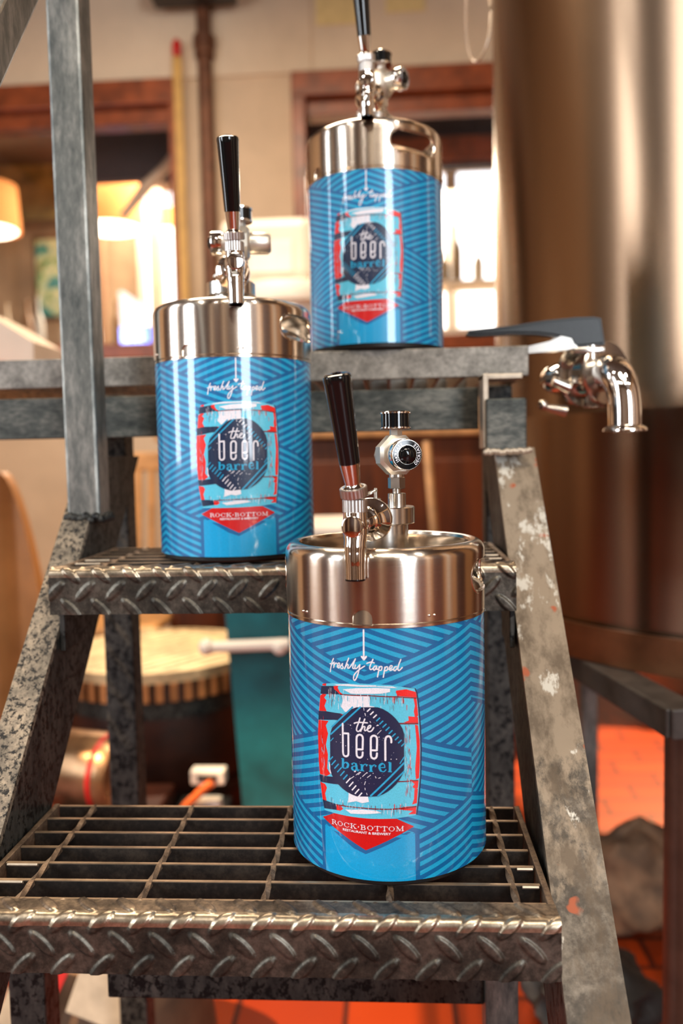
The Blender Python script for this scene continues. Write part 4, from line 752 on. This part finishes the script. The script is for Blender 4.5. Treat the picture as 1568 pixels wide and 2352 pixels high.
def m_faucet():      # hub at origin, outlet direction -Y, collar of the keg at +Y
    m = MB(); T = align((0, .070, .002), (0, 0, 0))
    m.lathe([(.0110, 0), (.0110, .0205), (.0150, .0215), (.0172, .0228), (.0176, .0250), (.0172, .0272), (.0164, .0280), (.0150, .0295), (.0120, .0325), (.0098, .0360), (.0094, .0400), (.0104, .0408), (.0104, .0440), (.0090, .0452), (.0086, .0520), (.0098, .064)], 64, T=T)
    m.add(*ball(Vector((0, 0, .001)), .0098, 32, 20), 0, True)
    m.lathe([(.0094, -.006), (.0092, .004), (.0088, .0105)], 40)
    T = align((0, -.003, 0), (0, -1, .02))
    m.lathe([(.0081, 0), (.0081, .0066), (.0076, .0080), (.0066, .0083)], 40, T=T); m.lathe([(.0066, .0079), (.0063, .0080), (0, .0080)], 40, T=T, mi=1, caps=False)
    m.tube(smoothpath([(0, .001, -.003), (0, -.0010, -.011), (0, -.0025, -.018), (0, -.0030, -.028), (0, -.0030, -.0392)], 5), [.0088]*5+[.0084]*5+[.0079]*5+[.0076]*6, 40, caps=False)
    m.lathe([(.0076, -.0388), (.0077, -.0396), (.0075, -.0402), (.0064, -.0400), (.0062, -.030), (0, -.029)], 40, T=Matrix.Translation((0, -.003, 0)), mi=2, caps=False)
    knurl(m, .0100, .0200, .0094, mi=1)
    return m
TILT = Matrix.Translation((0, 0, .0195)) @ Matrix.Rotation(radians(-3.0), 4, 'Y') @ Matrix.Rotation(radians(15), 4, 'X')
def m_lever():
    m = MB(); m.lathe([(.0048, -.002), (.0048, .0035)], 24, T=TILT); knurl(m, .0025, .0100, .0103, TILT, mi=1)
    m.lathe([(.0085, .0098), (.0062, .0112), (.0056, .0122), (.0060, .0150), (.0067, .0210), (.0074, .0280)], 40, T=TILT); return m
def m_handle():
    m = MB(); m.lathe([(.0072, .0278), (.0076, .0283), (.0082, .045), (.0091, .067), (.0100, .0875), (.0103, .0905), (.0099, .0925), (.0085, .0936), (.0030, .0940), (.0030, .0948), (0, .0952)], 48, T=TILT); return m
def keg(loc, label, lab_a, ring_a, fau_a, fz, reg_a):
    o = empty('beer_keg', loc, label, 'keg', 'blue labelled mini kegs on the steps')
    part('body', m_body, 'keg_body', MT['ring'], o); part('base', m_base, 'base_ring', MT['rubber'], o)
    part('label', lambda: LABEL, 'wrap_label', [MT[k] for k in ('lb', 'ls', 'lp', 'ln', 'lr', 'ld', 'lw', 'pr', 'lc')], o, rot=(0, 0, lab_a))
    part('ring', lambda: RING, 'top_ring', MT['ring'], o, rot=(0, 0, ring_a))
    c = part('collar', m_collar, 'neck_collar', MT['satin'], o)
    part('relief', m_relief, 'relief_valve', MT['satin'], c, (-.0065, .003, 0), (0, 0, .2))
    part('post', m_post, 'gas_post', MT['satin'], c, (.0112, .004, 0))
    r = part('reg', m_reg, 'pressure_regulator', MT['alu'], o, (.0112, .004, .3318), (0, 0, reg_a))
    k = part('knob', m_knob, 'pressure_knob', [MT['black'], MT['chrome'], MT['lw']], r); k['label'] = 'black round knob with white ring lettering'
    g = part('gauge', m_gauge, 'pressure_gauge', [MT['black'], MT['chrome']], r); g['label'] = 'short black drum gauge with silver rims'
    f = part('faucet', m_faucet, 'faucet', [MT['chrome'], MT['knurl'], MT['black']], o, (sin(fau_a)*.088, -cos(fau_a)*.088, fz), (0, 0, fau_a))
    part('lever', m_lever, 'faucet_lever', [MT['chrome'], MT['knurl']], f)
    h = part('handle', m_handle, 'tap_handle', MT['black'], f); h['label'] = 'tapered glossy black tap handle'
    if fz > .285:
        mb = MB(); a = Vector((sin(fau_a)*.008, -cos(fau_a)*.008, .2885)); b = Vector((sin(fau_a)*.008, -cos(fau_a)*.008, fz+.014))
        mb.lathe([(.0165, 0), (.0165, (b-a).length), (.014, (b-a).length+.002)], 36, T=align(a, b)); mb.build('faucet_riser', MT['satin'], o)
    return o
KB = empty
k1 = keg((-.007, .6978, CZ-.3328), 'blue mini keg in front, alone on the lowest step, in sharp focus', -.1968, -.203, radians(-13.3), .2800, radians(16))
k2 = keg((-.1672, .891, CZ-.1046), 'blue mini keg standing on the left half of the middle step', .209, -.372, radians(13.4), .2905, radians(-82))
k3 = keg((-.0152, 1.0532, CZ+.1226), 'blue mini keg standing highest, on the top platform beside the steel tank', -.1005, -.927, radians(-3.3), .2950, radians(62))
# ------------------------------------------------------------------ things on the back wall
W_ = Y1-.014
m = MB(); m.tube([(-.835, W_-.03, CZ+.2), (-.835, W_-.03, H)], .034, 20, mi=0); m.lathe([(.046, 0), (.046, .05)], 20, T=Matrix.Translation((-.835, W_-.03, CZ+1.86))); m.lathe([(.052, .05), (.052, .09)], 20, T=Matrix.Translation((-.835, W_-.03, CZ+1.86)))
tag(m.build('wall_pipe', plain('brown_painted_pipe', (112, 70, 46), .45, .3, var=.2, scale=15)), 'brown painted vertical pipe with a coupling, running up the cream wall', 'pipe')
r = empty('measuring_stick', (-.960, W_-.05, CZ+.45), 'yellow wooden stick with a red tip, beside the brown pipe', 'stick')
MB().bbox((-.022, -.008, 0), (.022, .008, 1.41), .004).build('stick_shaft', plain('yellow_wood', (206, 160, 84), .5, var=.12, scale=10), r)
m = MB(); m.lathe([(.018, 1.41), (.022, 1.43), (.022, 1.47), (.012, 1.485)], 16); o = m.build('stick_tip', plain('red_rubber', (205, 30, 20), .5), r); o['label'] = 'red rubber tip'
r = empty('sign_light_box', (-.86, W_-.14, CZ+2.07), 'black box fitting mounted high on the wall pipe, at the top edge', 'light box')
MB().bbox((-.19, -.08, .03), (.19, .08, .19), .01).build('box_housing', MT['rubber'], r)
MB().bbox((-.19, -.10, 0), (.19, .085, .03), .006).build('box_tray', plain('dark_tray', (52, 44, 38), .5), r)
MB().bbox((.06, -.094, .05), (.15, -.081, .12), .002).build('red_panel', plain('red_panel', (190, 30, 24), .5), r)
for x0, x1, z, lb in ((-.315, -.105, 1.990, 'yellowed paper note taped on the wall, left of the tap handle'), (.01, .19, 2.030, 'yellowed paper note taped on the wall, right of the tap handle')):
    o = MB().box((x0, W_-.004, CZ+z), (x1, W_-.0005, CZ+z+.22)).build('paper_note', plain('yellow_paper', (232, 204, 140), .7, var=.05)); tag(o, lb, 'note')
# hose loop by the tank
m = MB(); pts = [(.141+.018*cos(a*pi/16), 1.30+.02*sin(a*pi/8), CZ+.665+.078*sin(a*pi/16)) for a in range(32)]; m.tube(pts, .0022, 10, closed=True)
tag(m.build('hose_coil', plain('clear_hose', (190, 164, 136), .25, .0, coat=.5, var=.08)), 'loop of pale hose hanging against the tank near the top edge', 'hose')
# ------------------------------------------------------------------ dining room things
M_shade = NT('lamp_shade').set(Roughness=.8, Base_Color=lin((214, 140, 76))).m
sh = M_shade.node_tree.nodes['Principled BSDF']; sh.inputs['Emission Color'].default_value = lin((226, 140, 70)); sh.inputs['Emission Strength'].default_value = .55
M_bulb = lit('glowing_bulb', (255, 236, 206), 5)
def lamp(x, y, z, r, h, lb):
    o = empty('pendant_lamp', (x, y, CZ+z), lb, 'lamp', 'orange drum lamps in the dining room')
    m = MB(); m.lathe([(r, 0), (r*.93, h)], 40, caps=False); m.lathe([(r*.97, .004), (r*.90, h)], 40, caps=False); m.build('lamp_shade', M_shade, o)
    m = MB(); m.lathe([(0, -.012), (r*.8, -.01), (r*.9, .005)], 32, caps=False); m.build('diffuser', M_bulb, o)
    m = MB(); m.tube([(0, 0, h*.6), (0, 0, H-CZ-z-.001)], .008, 8); m.build('lamp_cord', MT['rubber'], o)
lamp(-2.92, 6.0, 1.68, .25, .32, 'orange drum lamp hanging at the left edge of the photo'); lamp(-1.99, 6.0, 1.66, .24, .30, 'orange drum lamp hanging just right of the handrail post')
lamp(-1.72, 6.6, 1.80, .10, .16, 'small orange lamp behind, next to the bright window')
m = empty('wall_picture', (-2.62, 6.55, CZ+1.12), 'colourful green and blue picture propped behind the handrail post', 'picture')
MB().bbox((-.19, 0, 0), (.19, .03, .66), .006).build('picture_frame', M_wood2, m)
t = NT('painted_landscape').set(Roughness=.5); f = t.noise(t.coord(), 5, 3); t.l(t.ramp(f, [(.3, lin((30, 60, 120))), (.42, lin((40, 130, 120))), (.5, lin((190, 190, 150))), (.58, lin((50, 120, 60))), (.7, lin((180, 120, 90)))]), t.b.inputs['Base Color'])
MB().box((-.165, -.003, .03), (.165, -.0002, .63)).build('picture_canvas', t.m, m)
m = empty('abstract_panel', (-2.86, 6.70, CZ+1.95), 'tall olive coloured art panel with a red spot, far left beyond the window', 'panel')
t = NT('olive_art').set(Roughness=.6); f = t.noise(t.coord(), 4.5, 3); t.l(t.ramp(f, [(.3, lin((60, 56, 34))), (.5, lin((140, 130, 84))), (.62, lin((160, 150, 100))), (.70, lin((170, 40, 24)))]), t.b.inputs['Base Color'])
MB().bbox((-.30, 0, 0), (.30, .03, .9), .01).build('panel_board', t.m, m)
r = empty('video_screen', (-1.66, 5.42, CZ+.7005), 'small bright blue glowing screen on the bar counter', 'screen')
MB().bbox((-.11, 0, 0), (.11, .04, .17), .006).build('screen_frame', MT['rubber'], r); MB().box((-.10, -.004, .01), (.10, -.001, .16)).build('screen_glass', lit('blue_screen', (60, 110, 255), 3.2), r)
for i, (x, y, hgt, c) in enumerate([(-2.30, 6.6, 2.3, (150, 116, 88)), (-1.80, 6.5, 1.8, (186, 170, 150)), (-1.40, 6.6, 1.9, (190, 176, 160))]):
    m = MB(); m.bbox((x-.05, y-.05, 0), (x+.05, y+.05, H), .01); struct(m.build('trim_%d' % (i+3), plain('column_%d' % i, c, .6)))
# slanting wooden brace seen in the dark top of the left window
m = MB(); T = align((-1.36, 4.40, CZ+1.42), (-1.05, 4.40, CZ+1.66)); m.tube([(-1.40, 4.42, CZ+1.28), (-1.28, 4.42, CZ+1.42), (-1.17, 4.42, CZ+1.52), (-1.08, 4.42, CZ+1.60), (-1.02, 4.42, CZ+1.72)], [.02, .032, .026, .034, .024], 16)
tag(m.build('paddle', plain('pale_turned_wood', (206, 178, 152), .4)), 'pale turned wooden paddle slanting across the dark top of the left window', 'paddle')
# bar counter with bottles and glasses seen through the windows
m = MB(); m.bbox((-3.6, 5.35, 0), (-1.25, 5.8, CZ+.70), .01); tag(m.build('bar_counter', plain('grey_counter', (150, 126, 112), .4, var=.15)), 'greyish bar counter beyond the left window', 'counter')
m = MB(); m.bbox((-.55, 4.9, 0), (1.3, 5.35, CZ+.72), .01); m.bbox((-.5, 4.93, CZ+.98), (1.2, 5.2, CZ+1.0), .004)
for x in (-.48, .35, 1.17): m.bbox((x, 4.95, CZ+.72), (x+.025, 5.18, CZ+.98), .003)
tag(m.build('service_shelf', M_white), 'white service counter with an upper shelf beyond the right window', 'shelf')
BOT = []
def bottle(x, y, z, hgt, r, c, lb, grp):
    m = MB(); m.lathe([(r*.9, 0), (r, .01), (r, hgt*.55), (r*.85, hgt*.65), (r*.33, hgt*.78), (r*.33, hgt), (0, hgt)], 20)
    o = m.build('bottle', plain('bottle_glass', c, .15, var=.2, coat=.6), loc=(x, y, z)); tag(o, lb, 'bottle', grp)
rb = random.Random(5)
for i in range(7):
    cn, c = [('pale cream', (214, 196, 168)), ('amber brown', (150, 110, 70)), ('whitish', (206, 206, 200)), ('dull olive', (110, 96, 74))][[0, 1, 2, 0, 3, 2, 1][i]]
    bottle(-2.62+i*.13+rb.uniform(-.02, .02), 5.6+rb.uniform(-.06, .06), CZ+.70, rb.uniform(.24, .42), .035, c, cn+' blurred bottle, '+['leftmost', 'second from left', 'third from left', 'middle one', 'third from right', 'second from right', 'rightmost'][i]+' of seven on the bar counter', 'bottles on the bar counter')
for i in range(6):
    cn, c = [('pale cream', (220, 206, 180)), ('brown', (150, 126, 90)), ('white', (226, 220, 214)), ('dark olive', (96, 80, 50))][[0, 1, 2, 3, 1, 0][i]]
    bottle(.02+i*.10+rb.uniform(-.02, .02), 5.06, CZ+1.0, rb.uniform(.16, .34), .033, c, cn+' blurred bottle, '+['leftmost', 'second from left', 'third from left', 'third from right', 'second from right', 'rightmost'][i]+' of six on the white shelf', 'bottles on the service shelf')
# ------------------------------------------------------------------ things between the steps and the wall
c = empty('wooden_cabinet', (-.17, 3.05, 0), 'dark red-brown wooden cabinet standing behind the steps', 'cabinet')
t = NT('red_brown_panel').set(Roughness=.38); f = t.noise(t.coord((8, 8, .8)), 3, 5); t.l(t.ramp(f, [(.3, lin((56, 24, 8))), (.7, lin((106, 50, 18)))]), t.b.inputs['Base Color']); M_panel = t.m
MB().bbox((-.60, -.25, .0), (.66, .25, CZ+.055), .006).build('cabinet_body', M_panel, c)
MB().bbox((-.63, -.28, CZ+.056), (.69, .28, CZ+.095), .008).build('cabinet_top', M_wood3, c)
for x0, x1 in ((-.58, .015), (.035, .64)): MB().bbox((x0, -.268, .10), (x1, -.2505, CZ-.02), .006).build('cabinet_door', M_panel, c)
for x in (-.02, .07): MB().lathe([(.010, 0), (.012, .02)], 16, T=Matrix.Translation((x, -.27, CZ-.35)) @ Matrix.Rotation(pi/2, 4, 'X')).build('door_knob', MT['satin'], c)
m = MB(); m.tube(smoothpath([(.142, 2.10, 0), (.128, 2.13, CZ-.45), (.108, 2.17, CZ-.19), (.095, 2.20, CZ+.03)], 4), .012, 12); tag(m.build('wooden_pole', M_wood3), 'thin pale wooden pole leaning against the dark cabinet', 'pole')
M_teal = plain('teal_plastic', (22, 98, 104), .42, var=.28, scale=5)
b = empty('teal_container', (-.255, 1.98, 0), 'teal plastic container with a cream lid, behind the middle step', 'container')
m = MB(); vs = []
for z, hx0, hx1, hy in ((0, -.095, .115, .10), (CZ-.21, -.135, .145, .14)):
    vs += [(hx0, -hy, z), (hx1, -hy, z), (hx1, hy, z), (hx0, hy, z)]
m.add(vs, [(3, 2, 1, 0), (4, 5, 6, 7)]+[(i, (i+1) % 4, (i+1) % 4+4, i+4) for i in range(4)]); m.build('container_body', M_teal, b)
MB().bbox((-.145, -.150, CZ-.209), (.155, .150, CZ-.155), .012).build('container_lid', M_white, b)
m = MB(); m.tube([(-.175, -.165, CZ-.425), (.02, -.165, CZ-.418)], .013, 14)
for x in (-.165, .0): m.tube([(x, -.165, CZ-.43), (x+.0, -.09, CZ-.44)], .010, 10); m.add(*ball(Vector((x, -.165, CZ-.424)), .019, 12, 8), 0, True)
m.build('grab_bar', M_white, b)
# oak barrel with woven mat top
bl = empty('oak_barrel', (-.665, 2.29, 0), 'dark oak barrel with a slatted straw mat on top, behind the left of the steps', 'barrel')
m = MB(); zt = CZ-.56; m.lathe([(.215, 0), (.255, .15), (.27, .28), (.265, zt-.06), (.255, zt)], 48); m.build('barrel_staves', plain('dark_staves', (58, 26, 14), .5, var=.35, scale=10), bl)
m = MB(); m.lathe([(.258, .12), (.264, .16)], 48, caps=False); m.lathe([(.273, zt-.10), (.270, zt-.06)], 48, caps=False); m.build('barrel_hoop', MT['leg'], bl)
m = MB(); rr = random.Random(2)
for i in range(15):
    x = -.252+i*.036; L = sqrt(max(0, .27**2-x*x)); m.bbox((x-.014, -L, zt+.002), (x+.014, L, zt+.020), .004, T=Matrix.Rotation(radians(-35), 4, 'Z'))
m.lathe([(.262, zt+.001), (.278, zt-.006), (.280, zt+.022), (.260, zt+.022)], 40, caps=False)
m.build('straw_mat', plain('straw', (214, 184, 138), .6, var=.25, scale=14), bl)
m = MB()
for k in range(48):
    a = 2*pi*k/48; m.bbox((-.009, -.004, zt-.055), (.012, .004, zt-.006), .002, T=Matrix.Rotation(a, 4, 'Z') @ Matrix.Translation((.277, 0, 0)) @ Matrix.Rotation(pi/2, 4, 'Z'))
m.build('mat_fringe', plain('straw_fringe', (186, 120, 66), .6, var=.3, scale=12), bl)
# metal disc behind the lower left
d = empty('metal_drum', (-.600, 1.80, CZ-.70), 'round dull metal drum with a thin red rim, behind the left rear leg', 'drum')
T = align((-.10, 0, 0), (0, -.03, 0)); m = MB(); m.lathe([(.085, -.08), (.088, .08), (.080, .10), (.074, .094), (.050, .090), (0, .088)], 40, T=T); m.build('drum_shell', plain('dull_bronze', (150, 116, 84), .3, .8, var=.2), d)
m = MB(); m.lathe([(.0895, .06), (.0915, .066), (.0895, .072)], 40, T=T, caps=False); m.build('red_rim', plain('red_rim', (180, 16, 18), .5), d)
tag(MB().bbox((-.765, 1.68, 0), (-.54, 1.95, CZ-.792), .006).build('wooden_crate', M_wood2), 'dark wooden crate standing beneath the metal drum', 'crate')
# cord with white connectors on a low shelf
tag(MB().bbox((-.53, 1.86, .0), (-.405, 1.98, CZ-.835), .006).build('equipment_box', plain('charcoal_box', (34, 30, 28), .6)), 'dark equipment box on the floor behind the lowest step', 'box')
m = MB(); m.tube(smoothpath([(-.512, 1.845, .012), (-.505, 1.845, CZ-.84), (-.462, 1.845, CZ-.780), (-.425, 1.845, CZ-.748)], 6), .010, 12); tag(m.build('extension_cord', plain('orange_cord', (200, 92, 30), .5)), 'orange extension cord curving up behind the lowest grating', 'cord')
for x, z, lb in ((-.445, -.762, 'small white electrical connector at the end of the orange cord'), (-.458, -.8345, 'small white electrical connector on the dark box, below the other')):
    m = MB(); m.bbox((x-.035, 1.862, CZ+z), (x+.045, 1.90, CZ+z+.034), .004); m.bbox((x-.018, 1.859, CZ+z+.010), (x+.028, 1.863, CZ+z+.024), .001, mi=1); tag(m.build('plug_connector', [M_white, MT['rubber']]), lb, 'connector', 'white connectors')
# slat-back chairs
M_chair = plain('honey_wood', (206, 150, 92), .4, var=.2, scale=10)
def chair(x, y, rz, lb):
    c = empty('slat_back_chair', (x, y, 0), lb, 'chair', None, rz)
    MB().bbox((-.21, -.20, .445), (.21, .20, .475), .012).build('seat', M_chair, c)
    for sx in (-1, 1):
        MB().tube([(sx*.185, -.17, 0), (sx*.175, -.165, .445)], [.016, .02], 12).build('leg', M_chair, c)
        MB().tube(smoothpath([(sx*.185, .19, 0), (sx*.18, .175, .45), (sx*.19, .20, .8), (sx*.19, .235, 1.035)], 4), .018, 12).build('back_post', M_chair, c)
    MB().bbox((-.20, .215, .975), (.20, .245, 1.045), .01).build('top_rail', M_chair, c)
    for i in range(7):
        xx = -.15+i*.05; MB().tube(smoothpath([(xx, .178, .47), (xx+.004, .165, .60), (xx-.004, .215, .78), (xx, .228, .98)], 4), .0125, 10).build('slat', M_chair, c)
    MB().tube([(-.18, 0, .2), (.18, 0, .2)], .01, 10).build('stretcher', M_chair, c)
chair(-.985, 2.80, 0, 'honey coloured slat-back chair seen on both sides of the handrail post')
m = MB(); n = 40; vs = []
for y in (-.02, .02):
    for i in range(n):
        a = 2*pi*i/n; vs.append((.075*(1 if cos(a) > 0 else 1)*cos(a)*(1.0-.25*sin(a)), y*(1), .36*sin(a)))
m.add(vs, [tuple(range(n)), tuple(range(2*n-1, n-1, -1))]+[(i, i+n, (i+1) % n+n, (i+1) % n) for i in range(n)], 0, False)
T = Matrix.Translation((-.960, 2.04, CZ-.385)) @ Matrix.Rotation(radians(-3), 4, 'Y')
m.v = [tuple(T @ Vector(q)) for q in m.v]; m.tube([tuple(T @ Vector((.0, 0, -.34))), (-.94, 2.04, 0)], .016, 12)
tag(m.build('wooden_paddle', plain('tan_paddle_wood', (190, 132, 78), .4, var=.15, scale=5)), 'large tan wooden paddle with an oval blade standing at the left edge', 'paddle')
# table at left with pale slanted box, and tubs on the cabinet
tb = empty('side_table', (-1.035, 1.78, 0), 'wooden side table holding the pale slanted bin, at the left edge', 'table')
MB().bbox((-.42, -.13, CZ+.165), (.26, .20, CZ+.205), .006).build('table_top', M_wood, tb)
for x in (-.38, .02):
    for y in (-.10, .17): MB().bbox((x-.02, y-.02, 0), (x+.02, y+.02, CZ+.165), .003).build('leg', M_wood2, tb)
m = MB(); m.prism([(-1.14, CZ+.206), (-.782, CZ+.206), (-.780, CZ+.262), (-.868, CZ+.318), (-1.14, CZ+.45)], 1.80, 1.96); tag(m.build('slanted_bin', plain('pale_bin_plastic', (206, 186, 164), .5, var=.06, scale=6)), 'pale slanted plastic bin at the left edge above the platform bar', 'bin')
tub = empty('round_tub', (-.36, 3.02, CZ+.0955), 'cream round tub with a domed rim lid, standing behind the kegs', 'tub')
m = MB(); m.lathe([(.155, 0), (.178, .40), (.178, .43)], 48); m.build('tub_body', M_white, tub)
m = MB(); m.lathe([(.178, .425), (.222, .430), (.228, .460), (.215, .490), (.180, .505), (.10, .512), (0, .514)], 48); m.build('tub_lid', M_white, tub)
M_jug = plain('milky_plastic', (222, 206, 186), .3, var=.05, scale=6, coat=.3)
jg = empty('plastic_jug', (-.43, 3.02, CZ+.6100), 'milky square plastic container standing on the cream tub', 'container')
MB().bbox((-.16, -.09, 0), (.17, .09, .225), .035).build('jug_body', M_jug, jg); m = MB(); m.lathe([(.028, .22), (.028, .25)], 24, T=Matrix.Translation((-.085, 0, 0))); m.build('jug_cap', M_white, jg)
m = MB(); m.bbox((-.05, -.096, .03), (.10, -.089, .14), .003); m.build('jug_label', M_white, jg)
# ------------------------------------------------------------------ floor level
s = empty('paper_sack', (-.49, 1.32, 0), 'brown paper sack with printed labels below the left end of the lowest step', 'sack')
m = MB(); vs = []; n = 28
for q, (z, rx, ry) in enumerate(((0, .17, .12), (.05, .175, .125), (.14, .165, .12), (.21, .15, .10), (.255, .12, .05), (.275, .11, .02))):
    for i in range(n):
        a = 2*pi*i/n; w = 1+.06*noise.noise((cos(a)*2, sin(a)*2, z*14)); vs.append((rx*w*cos(a), ry*w*sin(a), z))
fs = [(q*n+i, q*n+(i+1) % n, (q+1)*n+(i+1) % n, (q+1)*n+i) for q in range(5) for i in range(n)]+[tuple(range(n))[::-1], tuple(5*n+i for i in range(n))]
m.add(vs, fs, 0, True); m.build('sack_body', plain('kraft_paper', (104, 78, 56), .7, var=.3, scale=8), s)
def lbl(x, z, w, h, ang, c, nm):
    m = MB(); T = Matrix.Translation((x, -.132+.17*max(0, z-.10), z)) @ Matrix.Rotation(radians(-14), 4, 'X') @ Matrix.Rotation(radians(ang), 4, 'Y'); m.bbox((-w/2, -.003, -h/2), (w/2, .0, h/2), .0008, T=T); return m.build('printed_label', c, s)
P1 = plain('grey_label', (150, 142, 130), .6, var=.12); P2 = plain('red_label', (150, 26, 24), .5); lbl(.035, .195, .10, .085, 18, P1, ''); lbl(-.055, .20, .035, .10, 24, P2, ''); lbl(-.02, .085, .15, .06, 12, P1, ''); lbl(-.10, .18, .05, .09, 20, P1, '')
tag(MB().bbox((.447, 1.98, 0), (.485, 2.015, CZ-.33), .004).build('steel_stand_post', MT['post']), 'grey blue steel post standing behind the right stringer', 'post')
def lump(name, loc, sx, sy, sz, c, lb, cat, seed):
    m = MB(); vs, fs = ball(Vector((0, 0, 0)), 1, 40, 24); out = []
    for v in vs:
        p = Vector(v); k = 1+.28*noise.noise(p*1.6+Vector((seed, 0, 0)))+.12*noise.noise(p*4+Vector((0, seed, 0))); z = p.z*k
        out.append((p.x*k*sx, p.y*k*sy, max(0, sz+z*sz)))
    m.add(out, fs, 0, True); tag(m.build(name, c, loc=loc), lb, cat)
lump('burlap_sack', (.50, 1.74, 0), .12, .09, .11, plain('brown_burlap', (120, 88, 62), .8, var=.35, scale=14), 'crumpled brown burlap sack lying on the floor under the tank', 'sack', 3)
lump('dark_bag', (.335, 1.42, 0), .11, .10, .07, plain('black_bag', (24, 20, 18), .6, var=.3), 'low dark bag on the tiled floor beside the steps', 'bag', 8)
lump('dark_bag', (1.15, 3.15, 0), .30, .12, .12, plain('brown_bag', (46, 30, 24), .6, var=.3), 'dark brown bag on the floor far behind the tank legs', 'bag', 5)
